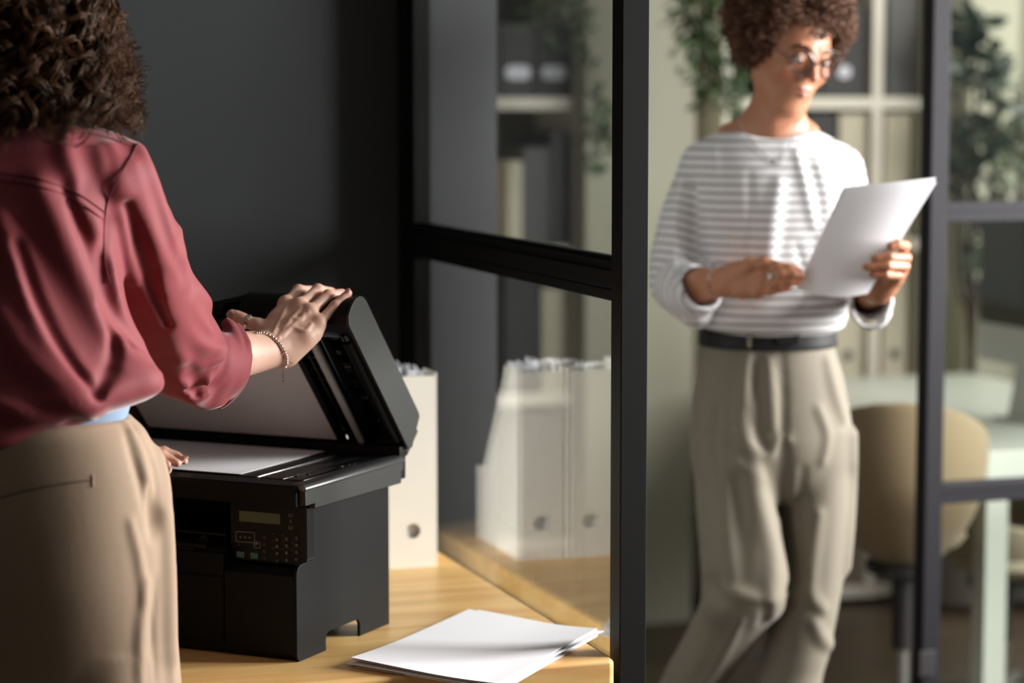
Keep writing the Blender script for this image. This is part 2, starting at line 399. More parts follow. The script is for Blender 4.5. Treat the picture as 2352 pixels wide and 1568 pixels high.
class Shape:
    def __init__(s): s.ops = []
    def add(s, prim, k=.01, mode='u'):
        f, lo, hi = prim; s.ops.append((f, np.asarray(lo, float), np.asarray(hi, float), k, mode)); return s
    def sub(s, prim, k=.004): return s.add(prim, k, 's')
    def chain(s, pts, rs, k=.01, mode='u', flat=None, fs=1.0):
        """polyline tube as ONE op"""
        pr = [f_cone(pts[i], pts[i + 1], rs[i], rs[i + 1], flat, fs) for i in range(len(pts) - 1)]
        f = lambda p: np.minimum.reduce([q[0](p) for q in pr])
        if len(pts) == 2: f = pr[0][0]
        return s.add((f, np.min([q[1] for q in pr], 0), np.max([q[2] for q in pr], 0)), k, mode)
    def at(s, p):
        D = np.full(p.shape[:-1], .3)
        for f, lo, hi, k, mode in s.ops:
            d = f(p); D = smin(D, d, k) if mode == 'u' else -smin(-D, d, k)
        return D
    def hit(s, px, py, Y0, Y1, n=260):
        Ys = np.linspace(Y0, Y1, n); a = ray(px, py); t = Ys / a[1]
        p = np.stack([a[0] * t, Ys, H + a[2] * t], -1); d = s.at(p)
        i = np.argmax(d < 0)
        if d[i] >= 0: i = int(np.argmin(d)); return p[i], a / np.linalg.norm(a), False
        w = d[i - 1] / (d[i - 1] - d[i]) if i > 0 else 0
        return (p[i - 1] * (1 - w) + p[i] * w if i > 0 else p[i]), a / np.linalg.norm(a), True
    def mesh(s, h, lo=None, hi=None, extra=None):
        if lo is None:
            U = [o for o in s.ops if o[4] == 'u']
            lo = np.min([o[1] for o in U], 0) - 2.5 * h; hi = np.max([o[2] for o in U], 0) + 2.5 * h
        n = np.maximum(((hi - lo) / h).astype(int) + 2, 3)
        ax = [lo[i] + h * np.arange(n[i]) for i in range(3)]
        D = np.full(n, .3, dtype=np.float32)
        for f, a, b, k, mode in s.ops:
            m = k + 2 * h + (.012 if mode == 'u' else .0)
            i0 = [max(0, int((a[i] - m - lo[i]) / h)) for i in range(3)]; i1 = [min(n[i], int((b[i] + m - lo[i]) / h) + 2) for i in range(3)]
            if any(i1[i] <= i0[i] for i in range(3)): continue
            sl = tuple(slice(i0[i], i1[i]) for i in range(3))
            for x0 in range(i0[0], i1[0], 24):
                sx = slice(x0, min(x0 + 24, i1[0]))
                g = np.stack(np.meshgrid(ax[0][sx], ax[1][sl[1]], ax[2][sl[2]], indexing='ij'), -1)
                d = f(g); q = D[sx, sl[1], sl[2]]
                D[sx, sl[1], sl[2]] = smin(q, d, k) if mode == 'u' else -smin(-q, d, k)
        if extra is not None:
            near = np.argwhere(np.abs(D) < extra[1]); pts = lo + near * h
            D[near[:, 0], near[:, 1], near[:, 2]] += extra[0](pts).astype(np.float32)
        return nets(D, lo, h)
def nets(D, lo, h):
    S = D < 0; c = tuple(m - 1 for m in D.shape)
    cnt = np.zeros(c, np.int8)
    C = [(i, j, k) for i in (0, 1) for j in (0, 1) for k in (0, 1)]
    v = lambda o, A: A[o[0]:o[0] + c[0], o[1]:o[1] + c[1], o[2]:o[2] + c[2]]
    for o in C: cnt += v(o, S)
    act = np.argwhere((cnt > 0) & (cnt < 8)); idx = np.full(c, -1, np.int64); idx[act[:, 0], act[:, 1], act[:, 2]] = np.arange(len(act))
    acc = np.zeros((len(act), 3)); num = np.zeros(len(act))
    for o in C:
        for a in range(3):
            if o[a]: continue
            o2 = list(o); o2[a] = 1
            d0 = D[act[:, 0] + o[0], act[:, 1] + o[1], act[:, 2] + o[2]]; d1 = D[act[:, 0] + o2[0], act[:, 1] + o2[1], act[:, 2] + o2[2]]
            m = (d0 < 0) != (d1 < 0); t = np.where(m, d0 / np.where(m, d0 - d1, 1), 0)
            q = np.tile(np.array(o, float), (len(act), 1)); q[:, a] = t
            acc += q * m[:, None]; num += m
    V = lo + (act + acc / num[:, None]) * h
    Fs = []
    for a in range(3):
        b, e = (a + 1) % 3, (a + 2) % 3
        s0 = [slice(1, -1)] * 3; s0[a] = slice(0, -1); s1 = list(s0); s1[a] = slice(1, None)
        A0 = S[tuple(s0)]; A1 = S[tuple(s1)]
        for flip, mk in ((False, A0 & ~A1), (True, ~A0 & A1)):
            w = np.argwhere(mk)
            if not len(w): continue
            off = np.array([1, 1, 1]); off[a] = 0; w = w + off
            def g(db, de):
                q = w.copy(); q[:, b] -= db; q[:, e] -= de; return idx[q[:, 0], q[:, 1], q[:, 2]]
            f = np.stack([g(1, 1), g(0, 1), g(0, 0), g(1, 0)], -1)
            Fs.append(f[:, ::-1] if flip else f)
    Fq = np.vstack(Fs); Fq = Fq[(Fq >= 0).all(1)]
    return V, Fq
def relax(V, Fq, it=1, lam=.5):
    for _ in range(it):
        acc = np.zeros_like(V); n = np.zeros(len(V))
        for i in range(4):
            for j in ((i + 1) % 4, (i + 3) % 4):
                np.add.at(acc, Fq[:, i], V[Fq[:, j]]); np.add.at(n, Fq[:, i], 1)
        V = V + lam * (acc / np.maximum(n, 1)[:, None] - V)
    return V
def waves(P_, dirs, amp):
    """soft anisotropic fabric waves: sum of warped sines; dirs rows = (kx,ky,kz,phase)"""
    out = 0; w = .6 * np.sin(P_ @ np.array([9., 7, 5]) + 1.3) + .5 * np.sin(P_ @ np.array([-6., 11, 8]) + .4)
    for q in dirs: out = out + np.sin(P_ @ np.array(q[:3]) + q[3] + 1.4 * w)
    return amp * out / len(dirs)
def ridge(sh, pts, r, Y, mode='u', sink=.55, k=None, n=5, cut=.5):
    """fold along a course on the surface seen at these pixels; r scalar or list; tapers at its ends"""
    c = spline(pts, n); m = len(c); out = []
    for i, (x, y) in enumerate(c):
        p, a, ok = sh.hit(x, y, Y[0], Y[1])
        if not ok: continue
        if out and np.linalg.norm(p - out[-1][0]) > .045: break
        t = i / (m - 1); rr = r * (.35 + .65 * math.sin(PI * min(max(t, .04), .96)) ** .6)
        out.append((p, a, rr))
    if len(out) < 2: return
    if mode == 'u': return ('u', [p + a * rr * sink for p, a, rr in out], [o[2] for o in out], k or r * 1.6)
    return ('s', [p - a * (rr * cut + (r - rr) * 1.1) for p, a, rr in out], [o[2] for o in out], k or r * 1.0)
def apply(sh, rs):
    for q in rs:
        if q: sh.chain(q[1], q[2], k=q[3], mode=q[0])
def strands(C, R, n=4):
    """C (N,M,3) centre lines, R (N,M) radii -> tube verts, faces"""
    Nn, Mm = C.shape[:2]
    T = np.gradient(C, axis=1); T /= np.linalg.norm(T, axis=-1, keepdims=True) + 1e-9
    ref = np.where(np.abs(T[..., 2:3]) < .9, np.array([0, 0, 1.]), np.array([1., 0, 0]))
    A = np.cross(T, ref); A /= np.linalg.norm(A, axis=-1, keepdims=True) + 1e-9; B = np.cross(T, A)
    ang = 2 * PI * np.arange(n) / n
    V = C[:, :, None, :] + R[:, :, None, None] * (A[:, :, None, :] * np.cos(ang)[:, None] + B[:, :, None, :] * np.sin(ang)[:, None])
    base = (np.arange(Nn)[:, None, None] * Mm + np.arange(Mm - 1)[None, :, None]) * n; k = np.arange(n)[None, None, :]; k2 = (k + 1) % n
    Fq = np.stack([base + k, base + k2, base + n + k2, base + n + k], -1).reshape(-1, 4)
    return V.reshape(-1, 3), Fq

# ================================================================== THE ROOM (s = right, t = back, rotated 18.6 degrees)
RA = math.radians(18.6)
RO = Zp(1415, 1515, DESK); RO = np.array([RO[0], RO[1], 0])
Rn = np.array([math.cos(RA), math.sin(RA), 0]); Rd = np.array([-math.sin(RA), math.cos(RA), 0])
def room(name, s=0, t=0, z=0, rz=0):
    p = RO + Rn * s + Rd * t; return empty(name, (p[0], p[1], z), RA + rz)
RM = Matrix.Translation(Vector(RO)) @ Matrix.Rotation(RA, 4, 'Z')
def plane_st(px, py, ax, val):
    a = ray(px, py); C = np.array([0, 0, H]) - RO; g = lambda v: np.array([v @ Rn, v @ Rd, v[2]])
    l0 = g(C); l1 = g(a); t = (val - l0[ax]) / l1[ax]; return l0 + t * l1
def rbox(name, lo, hi, m, bev=0, parent=None, **kw):
    b = MB(); b.box(lo, hi, bev); o = b.build(name, M[m], parent)
    if parent is None: o.matrix_world = RM
    return o
def struct(name, parts, m, bev=0):
    b = MB()
    for lo, hi in parts: b.box(lo, hi, bev)
    o = b.build(name, M[m]); o.matrix_world = RM; o['kind'] = 'structure'; return o
SL, SR, T0, T1, TB = -3.2, 3.3, -5.0, 3.75, 1.31
struct('floor', [((SL - .1, T0 - .1, -.1), (SR + .1, T1 + .1, 0))], 'floor')
struct('ceiling', [((SL - .1, T0 - .1, 2.9), (SR + .1, T1 + .1, 3.0))], 'ceiling')
struct('wall_back', [((SL, TB, 0), (.035, TB + .12, 2.9))], 'wall_dark')
struct('wall_return', [((.035, TB, 0), (.231, TB + .12, 2.9))], 'wall_dark_lit')
struct('wall_left', [((SL - .1, T0, 0), (SL, T1, 2.9))], 'wall_dark')
struct('wall_front', [((SL, T0 - .1, 0), (SR, T0, 2.9))], 'wall_dark')
struct('wall_far', [((SL, T1, 0), (SR, T1 + .1, 2.9))], 'wall_cream')
struct('wall_right', [((SR, T0, 0), (SR + .1, T1, .75)), ((SR, T0, 2.7), (SR + .1, T1, 2.9)), ((SR, T0, .75), (SR + .1, -3.3, 2.7)), ((SR, .9, .75), (SR + .1, 1.2, 2.7)), ((SR, 3.5, .75), (SR + .1, T1, 2.7))], 'wall_cream')
def s_at(px, t): return float(plane_st(px, 600, 1, t)[0])
struct('trim_1', [((s_at(1345, 3.14), 3.14, 0), (s_at(1595, 3.14), T1, 2.9))], 'wall_cream')
struct('trim_2', [((2.62, 3.55, 0), (2.80, T1, 2.9)), ((3.02, 3.55, 0), (3.2, T1, 2.9))], 'wall_cream')
for nm, t0, t1 in (('assumed_window_1', -3.3, .9), ('assumed_window_2', 1.2, 3.5)):  # windows and their openings assumed in the unseen right wall for the side light
    b = MB(); w = .05
    b.box((SR + .02, t0, .75), (SR + .08, t1, .75 + w)); b.box((SR + .02, t0, 2.7 - w), (SR + .08, t1, 2.7))
    for t in np.linspace(t0, t1 - w, 4): b.box((SR + .02, t, .75), (SR + .08, t + w, 2.7))
    o = b.build(nm, M['frame_far']); o.matrix_world = RM; o['kind'] = 'structure'
    g = MB(); g.box((SR + .045, t0 + w, .75 + w), (SR + .05, t1 - w, 2.7 - w)); p = g.build('window_pane', M['glass'], o)

# ---- near glass partition
def glazing(name, label, s0, t0, along, parts_fn): pass
gp = room('glass_partition', .035, 0, 0)
tag(gp, 'black steel framed glass partition wall standing along the right side of the wooden desk', 'partition')
def gbox(name, lo, hi, m='frame', bev=.0015, parent=gp): 
    b = MB(); b.box(lo, hi, bev); return b.build(name, M[m], parent)
W2_ = .022
gbox('post', (-W2_ + .0, .018, 0), (W2_ + .002, .064, 2.88), bev=.002)
gbox('glazing_bead', (-.013, .0645, .03), (-.005, .074, 2.86), bev=.001)
gbox('wall_post', (-.018, 1.205, 0), (.018, 1.235, 2.88)); gbox('wall_post', (-.022, 1.262, 0), (.022, 1.308, 2.88)); gbox('wall_channel', (-.010, 1.235, 0), (.010, 1.262, 2.88), 'frame_far')
rb = MB()
rb.box((-.021, .064, 1.292), (.021, 1.262, 1.320), .0012); rb.box((-.0185, .064, 1.2895), (.0185, 1.262, 1.2925)); rb.box((-.021, .064, 1.272), (.021, 1.262, 1.290), .0012)
rb.box((-.016, .064, 1.320), (.016, 1.262, 1.334), .0012); rb.box((-.008, .064, 1.333), (.008, 1.205, 1.342), .001)
rb.build('mid_rail', M['frame'], gp)
gbox('bottom_rail', (-.02, .064, 0), (.02, 1.205, .05)); gbox('top_rail', (-.02, .064, 2.83), (.02, 1.205, 2.88))
gbox('glass_pane', (-.003, .064, 1.335), (.003, 1.206, 2.83), 'glass_coated', 0); gbox('glass_pane', (-.003, .064, .05), (.003, 1.206, 1.275), 'glass_coated', 0)

# ---- far glass partition right of the doorway
fp = room('glass_partition', 1.20, 1.215, 0)
tag(fp, 'dark framed glass partition behind the papers held by the woman in stripes', 'partition')
def fbox(name, lo, hi, m='frame_far', bev=.003): 
    b = MB(); b.box(lo, hi, bev); return b.build(name, M[m], fp)
fbox('post', (0, -.02, 0), (.044, .03, 2.88)); fbox('post', (1.35, -.02, 0), (1.394, .03, 2.88))
fbox('hinge', (-.012, -.030, .30), (.030, -.018, .36), 'black'); fbox('hinge', (-.012, -.030, .16), (.030, -.018, .25), 'black')
zt = 1.343; zl = .712
for nm, z0, z1 in (('cross_rail', zt - .022, zt + .022), ('cross_rail', zl - .023, zl + .023), ('bottom_rail', 0, .05), ('top_rail', 2.83, 2.88)):
    b = MB(); b.box((.044, -.016, z0), (1.35, .026, z1), .003); b.box((.044, -.019, (z0 + z1) / 2 + .002), (1.35, -.015, z1 - .003), .001); b.build(nm, M['frame_far'], fp)
for z0, z1 in ((.05, zl - .023), (zl + .023, zt - .022), (zt + .022, 2.83)):
    fbox('glass_pane', (.044, .002, z0), (1.35, .008, z1), 'glass', 0)

# ---- wooden desk
dk = room('wooden_desk', 0, 0, 0)
tag(dk, 'light pine desk carrying the black printer beside the glass partition', 'desk')
b = MB()
pr = [(-2.0, 0), (-.012, 0), (-.005, .003), (-.001, .009), (0, .018), (0, 1.30), (-2.0, 1.30)]
b.prism(pr, DESK - .048, DESK, 'z', bev=.007, seg=3); b.build('desktop', M['wood'], dk)
for s, t in ((-.12, .12), (-1.9, .12), (-.12, 1.2), (-1.9, 1.2)):
    b = MB(); b.box((s - .025, t - .025, 0), (s + .025, t + .025, DESK - .048), .003); b.build('leg', M['black'], dk)
b = MB(); b.box((-1.88, .11, .6), (-.14, .13, .652)); b.box((-1.88, 1.19, .6), (-.14, 1.21, .652)); b.build('apron', M['black'], dk)

# ---- magazine files on the desk
def plate_hole(b, x0, x1, z0, z1, y, th, hx, hz, hr, n=28):
    """upright plate (normal y) with a round hole"""
    def ringpt(k, rect):
        a = 2 * PI * (k + .5) / n; c, s = math.cos(a), math.sin(a)
        if not rect: return (hx + hr * c, hz + hr * s)
        f = 1e9
        if c > 1e-9: f = min(f, (x1 - hx) / c)
        if c < -1e-9: f = min(f, (x0 - hx) / c)
        if s > 1e-9: f = min(f, (z1 - hz) / s)
        if s < -1e-9: f = min(f, (z0 - hz) / s)
        return (hx + f * c, hz + f * s)
    bm = b.bm; out = []
    for yy in (y, y + th):
        out.append(([bm.verts.new((p[0], yy, p[1])) for p in (ringpt(k, False) for k in range(n))], [bm.verts.new((p[0], yy, p[1])) for p in (ringpt(k, True) for k in range(n))]))
    cs = {}
    for k in range(n):
        k2 = (k + 1) % n
        for side, (I, O_) in enumerate(out):
            pa, pb = ringpt(k, True), ringpt(k2, True); extra = None
            for cx_ in (x0, x1):
                for cz in (z0, z1):
                    on = lambda p: abs(p[0] - cx_) < 1e-7 or abs(p[1] - cz) < 1e-7
                    if on(pa) and on(pb) and not (abs(pa[0] - pb[0]) < 1e-7 or abs(pa[1] - pb[1]) < 1e-7) and abs(cx_ - (pa[0] if abs(pa[0] - cx_) < 1e-7 else pb[0])) < 1e-7 and abs(cz - (pa[1] if abs(pa[1] - cz) < 1e-7 else pb[1])) < 1e-7: extra = (cx_, cz)
            vs = [I[k], O_[k]]
            if extra: v = bm.verts.new((extra[0], y + th * side, extra[1])); vs.append(v)
            vs += [O_[k2], I[k2]]
            bm.faces.new(vs if side else vs[::-1])
        bm.faces.new((out[0][0][k], out[1][0][k], out[1][0][k2], out[0][0][k2]))
def magazine_file(name, label, s, t, w, hh, dd, m, group, rz=0, papers=True, z=DESK, hole=True):
    e = room(name, s, t, z, rz); tag(e, label, 'file holder', group)
    th = .0035
    prof = [(0, 0), (dd, 0), (dd, .40 * hh), (.84 * dd, .405 * hh), (.34 * dd, .93 * hh), (.30 * dd, hh), (0, hh)]
    b = MB()
    for x in (-w, -th): b.prism(prof, x, x + th, 'x', bev=.0006, seg=1)
    b.box((-w + th, 0, 0), (-th, dd, th)); b.box((-w + th, dd - th, 0), (-th, dd, .40 * hh))
    if not hole: b.box((-w + th, 0, th), (-th, th, hh))
    b.build('side_walls', M[m], e)
    if hole:
        b = MB(); plate_hole(b, -w + th, -th, th, hh - .006, 0, th, -w / 2, .19 * hh, .0145); b.build('spine', M[m], e, angle=30)
    if hole:
        p = MB(); p.box((-w + .010, .011, .006), (-.010, .07, hh * .93), .001); p.build('paper_insert', M['paper'], e)
    if papers:
        rr = random.Random(int(abs(s) * 1000) + 5)
        for i in range(5):
            x = -w + .012 + (w - .024) * i / 4.4; p = MB(); hz = hh * rr.uniform(.985, 1.035)
            d0 = .012 + rr.uniform(0, .02)
            ps = [(x + .0012 * math.sin(3.1 * q + i), q) for q in np.linspace(0, 1, 7)]
            for (xa, qa), (xb, qb) in zip(ps, ps[1:]):
                y0 = d0 + qa * (.30 * dd); y1 = d0 + qb * (.30 * dd)
                za, zb = hz + .004 * math.sin(5 * qa + i), hz + .004 * math.sin(5 * qb + i)
                p.quads([(xa, y0, .006), (xb, y1, .006), (xb, y1, zb), (xa, y0, za), (xa + .0015, y0, .006), (xb + .0015, y1, .006), (xb + .0015, y1, zb), (xa + .0015, y0, za)],
                        [(0, 1, 2, 3), (7, 6, 5, 4), (3, 2, 6, 7), (0, 3, 7, 4), (1, 5, 6, 2)])
            o = p.build('paper_insert', M['paper'], e, smooth=False)
    return e
MFL = ['cream card magazine file right of the printer, nearest the glass partition', 'cream card magazine file second from the glass, mostly behind the printer lid',
       'cream card magazine file third from the glass, hidden behind the printer', 'cream card magazine file fourth from the glass, farthest left behind the printer']
for i in range(4): magazine_file('magazine_file', MFL[i], -.049 - i * .1005, .826 + (.003, -.002, .004, 0)[i], .096, .375, .265, 'card', 'magazine files behind the printer', rz=math.radians((.4, -.3, .5, 0)[i]))

# ---- loose sheets on the desk
def sheet(name, label, corners, lift, group, m='paper', nu=24, nv=16, th=.0006, parent=None, cat='paper sheet'):
    """corners: A,B,C,D world xyz; lift(u,v) adds height; thin solid sheet"""
    A, B, C_, D_ = [np.array(q, float) for q in corners]; base = (A + C_) / 2; base[2] = min(A[2], C_[2])
    V = []; 
    for sgn in (0, 1):
        for j in range(nv + 1):
            for i in range(nu + 1):
                u, v = i / nu, j / nv; p = (A * (1 - u) + B * u) * (1 - v) + (D_ * (1 - u) + C_ * u) * v
                p = p + np.array(lift(u, v)) ; p[2] += th * sgn; V.append(p)
    Fc = []; n = (nu + 1) * (nv + 1); q = lambda i, j, s_: s_ * n + j * (nu + 1) + i
    for j in range(nv):
        for i in range(nu):
            Fc.append((q(i, j, 1), q(i + 1, j, 1), q(i + 1, j + 1, 1), q(i, j + 1, 1))); Fc.append((q(i, j + 1, 0), q(i + 1, j + 1, 0), q(i + 1, j, 0), q(i, j, 0)))
    for i in range(nu): Fc.append((q(i, 0, 0), q(i + 1, 0, 0), q(i + 1, 0, 1), q(i, 0, 1))); Fc.append((q(i, nv, 1), q(i + 1, nv, 1), q(i + 1, nv, 0), q(i, nv, 0)))
    for j in range(nv): Fc.append((q(0, j, 1), q(0, j + 1, 1), q(0, j + 1, 0), q(0, j, 0))); Fc.append((q(nu, j, 0), q(nu, j + 1, 0), q(nu, j + 1, 1), q(nu, j, 1)))
    o = mesh_np(name, V, Fc, M[m], None, off=base, angle=40); o.location = Vector(base)
    tag(o, label, cat, group); return o
A_ = Zp(1077, 1409, DESK); B_ = Zp(1372, 1463, DESK); D_ = Zp(806, 1532, DESK); C_ = B_ + (D_ - A_) * .93
SHL = ['white paper sheet lying lowest in the loose stack at the front of the pine desk', 'white paper sheet just above the lowest in the loose desk stack',
       'white paper sheet in the middle of the loose desk stack', 'white paper sheet directly under the top sheet of the desk stack, its edge fanned out', 'white top sheet of the loose desk stack, its left corner curling up']
for i in range(5):
    c = (A_ + C_) / 2; a = math.radians((1.6, -1.2, .8, -2.0, 0)[i]); R3 = np.array([[math.cos(a), -math.sin(a), 0], [math.sin(a), math.cos(a), 0], [0, 0, 1]])
    q4 = [(R3 @ (q - c)) + c + np.array([(.004, -.006, 0, .008, 0)[i], (.0, .004, -.004, .002, 0)[i], .0012 + i * .0016]) for q in (A_, B_, C_, D_)]
    amp = (.0, .001, .002, .004, .008)[i]
    sheet('paper_sheet', SHL[i], q4, lambda u, v, amp=amp, i=i: (0, 0, amp * max(0, (v - .45) / .55) ** 2 * max(0, 1 - u) ** 1.2 + (.0018 * i) * max(0, u - .5) ** 2 * 4 * (1 - v * .3)), 'loose sheets at the front of the desk')

# ================================================================== PRINTER
PO = Zp(683, 1522, DESK); PYAW = math.radians(-25)
pe = empty('printer', tuple(PO), PYAW)
tag(pe, 'black multifunction printer with its scanner lid held open, on the pine desk', 'printer')
PW = .53
def rnd(cx, cz, r, a0, a1, n=5): return [(cx + r * math.cos(math.radians(a)), cz + r * math.sin(math.radians(a))) for a in np.linspace(a0, a1, n)]
b = MB()
side = [(.006, .0), (.094, 0), (.094, .014)] + rnd(.106, .018, .012, 180, 90) + rnd(.197, .018, .012, 90, 0) + [(.209, .0), (.314, 0), (.314, .245), (.052, .245), (.052, .157)] + rnd(.018, .139, .018, 90, 180, 6) + [(0, .01)]
b.prism(side, -.006, .0, 'x', bev=.0015, seg=2)
b.prism([(.0, .012), (.012, 0), (.312, 0), (.312, .03), (.012, .03)], -PW + .01, -.098, 'x')       # base
b.prism([(.001, .012), (.012, 0), (.09, 0), (.09, .135), (.02, .148), (.001, .138)], -.135, -.006, 'x', bev=.001)
b.box((-.135, .056, .135), (-.006, .312, .245)); b.box((-.135, .09, .03), (-.006, .312, .14))
b.box((-PW + .01, .0015, .014), (-.137, .2, .165), .003); b.box((-PW + .01, .21, .03), (-.137, .312, .245)); b.box((-PW + .01, .003, .165), (-PW + .05, .22, .245))
b.build('body', M['plastic'], pe)
b = MB()                                                                                       # paper output slot
b.box((-PW + .05, .012, .165), (-.137, .21, .170)); b.box((-PW + .05, .200, .170), (-.137, .212, .245))
b.build('output_slot', M['cavity'], pe)
b = MB(); b.box((-.30, .010, .168), (-.175, .12, .176), .002); b.box((-.225, .006, .158), (-.195, .02, .170), .002); b.prism([(-.21, .176), (-.18, .176), (-.19, .188)], .03, .034, 'y'); b.box((-.30, .03, .188), (-.15, .14, .192), .001)
b.build('output_tray', M['panel'], pe)
b = MB(); b.box((-PW + .03, -.0005, .128), (-.137, .004, .1295)); b.box((-PW + .03, -.001, .020), (-.139, .003, .127), .002); b.build('paper_tray_door', M['plastic'], pe)
# control panel (thick bezel with a rounded lower right corner)
def on_panel(px, py):
    a = ray(px, py); c, s = math.cos(PYAW), math.sin(PYAW); Xl = np.array([c, s, 0]); Yl = np.array([-s, c, 0])
    C = np.array([0, 0, H]) - PO; t = (.0328 - C @ Yl) / (a @ Yl); p = C + a * t; return p @ Xl, p[2]
b = MB(); PX0, PX1, PZ0, PZ1 = on_panel(528, 1200)[0], .0005, on_panel(700, 1301)[1], .2475
pf = [(PX0, PZ0)] + rnd(PX1 - .014, PZ0 + .014, .014, -90, 0, 7) + rnd(PX1 - .006, PZ1 - .006, .006, 0, 90, 4) + [(PX0, PZ1)]
b.prism(pf, -.012, .012, 'y', bev=.0025, seg=3); cp = b.build('control_panel', M['panel'], pe); cp.location = (0, .045, 0)
# display
x0, z1 = on_panel(550, 1172); x1, z0 = on_panel(644, 1207)
b = MB(); b.box((x0 - .002, -.0128, z0 + .001), (x1 + .001, -.0119, z1 + .002), .0003); b.build('display_bezel', M['plastic_gloss'], cp)
b = MB(); b.box((x0, -.0132, z0 + .002), (x1, -.0126, z1), .0002); b.build('display', M['lcd'], cp)
def text_mesh(s, size):
    cu = bpy.data.curves.new('t', 'FONT'); cu.body = s; cu.size = size; cu.align_x = 'CENTER'; cu.align_y = 'CENTER'; cu.extrude = .00008
    o = bpy.data.objects.new('t', cu); COL.objects.link(o); bpy.context.view_layer.update()
    me = bpy.data.meshes.new_from_object(o.evaluated_get(bpy.context.evaluated_depsgraph_get())); bpy.data.objects.remove(o); return me
def ptext(name, s, px, py, size, m, parent, y=-.0136, mirror=True):
    x, z = on_panel(px, py); me = text_mesh(s, size); bm = bmesh.new(); bm.from_mesh(me)
    for v in bm.verts: v.co = Vector((x + (-v.co.x if mirror else v.co.x), y - v.co.z, z + v.co.y))
    bmesh.ops.recalc_face_normals(bm, faces=bm.faces); bm.to_mesh(me); bm.free(); return finish(name, me, M[m], parent, smooth=False)
def pkey(px, py, txt, w=.0085, h_=.0065, m='key', tm='print_white', ts=.0048, name='number_key'):
    x, z = on_panel(px, py); b = MB(); b.box((x - w / 2, -.0138, z - h_ / 2), (x + w / 2, -.0118, z + h_ / 2), .0008); k = b.build(name, M[m], cp)
    if txt: ptext('printed_mark', txt, px, py, ts, tm, cp, y=-.01385)
    return k
cols = (682, 659, 637); rows = (1238.5, 1254.5, 1271, 1287)
grid = [['1', '2', '3'], ['4', '5', '6'], ['7', '8', '9'], ['*_#', '0', '.*']]
for r_ in range(4):
    for c_ in range(3):
        sk = (2 - c_) * -1.6
        pkey(cols[c_], rows[r_] + sk + (0 if r_ < 3 else .5), grid[r_][c_], ts=.0056 if r_ < 3 or c_ == 1 else .0040)
for txt, px, py in (('abc', 649, 1228), ('def', 628, 1226), ('ghi', 672, 1247), ('jkl', 650, 1244.5), ('mno', 627, 1242), ('pqrs', 670, 1262.5), ('tuv', 650, 1260.5), ('wxyz', 627, 1258.5)):
    ptext('printed_letters', txt, px, py, .0026, 'print_grey', cp, y=-.0122)
ptext('printed_symbols', '@\\./=()', 682, 1297, .0028, 'print_grey', cp, y=-.0122)
for py, tx in ((1233, '/'), (1249, '='), (1265, 'o'), (1281.5, '~')): pkey(608, py, tx, name='menu_key', ts=.0045, tm='print_grey')
b = MB()                                                                                       # outline loops round the arrow keys and the return key
def loop(px0, py0, px1, py1, skew, r=.0022):
    a = on_panel(px0, py0); c = on_panel(px1, py0 + skew); d = on_panel(px1, py1 + skew); e = on_panel(px0, py1)
    pts = []
    Q = [a, c, d, e]
    for i in range(4):
        p = np.array(Q[i]); pv = np.array(Q[i - 1]); nx = np.array(Q[(i + 1) % 4])
        u = (pv - p) / np.linalg.norm(pv - p) * r * 1.3; w = (nx - p) / np.linalg.norm(nx - p) * r * 1.3
        for t in (0, .33, .67, 1): pts.append(p + u * (1 - t) ** 2 + w * t ** 2)
    b.tube([(q[0], -.0123, q[1]) for q in pts], .00035, 5, closed=True)
loop(542, 1220, 585, 1243, 3); loop(583.5, 1243.5, 597, 1258, 1)
b.build('key_outline', M['print_white'], cp)
ptext('printed_mark', 'OK', 563, 1234, .0042, 'print_cyan', cp, y=-.0123)
ptext('printed_mark', '\u25b6', 552, 1232.5, .0042, 'print_grey', cp, y=-.0123); ptext('printed_mark', '\u25c0', 573.5, 1234.5, .0042, 'print_grey', cp, y=-.0123)
for cxp, sgn in ((552, -1), (573.5, 1)):
    x, z = on_panel(cxp, 1232.5 + (1 if sgn < 0 else 1.5)); b = MB(); b.prism([(x - sgn * .0016, z + .0018), (x + sgn * .0022, z), (x - sgn * .0016, z - .0018)], -.0126, -.0122, 'y'); b.build('arrow_mark', M['print_grey'], cp)
x, z = on_panel(590, 1250); b = MB(); b.tube([(x - .002 + .0018 * math.cos(a), -.0123, z + .0018 * math.sin(a)) for a in np.linspace(1.2, 5.6, 10)], .0003, 5); b.prism([(x - .0012, z + .0030), (x + .0022, z + .0016), (x - .0012, z)], -.0126, -.0122, 'y'); b.build('return_mark', M['print_white'], cp)
ptext('printed_mark', 'x', 549, 1251, .006, 'print_red', cp, y=-.0123)
for px, py in ((553, 1273), (585, 1276)):
    pkey(px, py, None, w=.0145, h_=.0105, m='key_teal', name='copy_key'); x, z = on_panel(px, py); b = MB()
    for dx in (-.0034, .0034) if px < 570 else (-.0034,):
        b.tube([(x + dx - .0026, -.0139, z - .003), (x + dx - .0026, -.0139, z + .0018), (x + dx - .0012, -.0139, z + .0034), (x + dx + .0026, -.0139, z + .0034), (x + dx + .0026, -.0139, z - .003)], .00028, 5, closed=True)
    if px > 570: b.tube([(x + .001, -.0139, z - .0022), (x + .003, -.0139, z - .0022), (x + .0052, -.0139, z + .0024)], .0005, 5)
    else: b.ball((x - .0034, -.0139, z), .0008, u=8, v=5)
    b.build('key_symbol', M['print_white'], cp)
x, z = on_panel(667.5, 1182); b = MB(); b.tube([(x + .0028 * math.cos(a), -.0123, z + .0028 * math.sin(a)) for a in np.linspace(2.3, 7.1, 14)], .0004, 5); b.build('power_symbol', M['print_white'], cp)
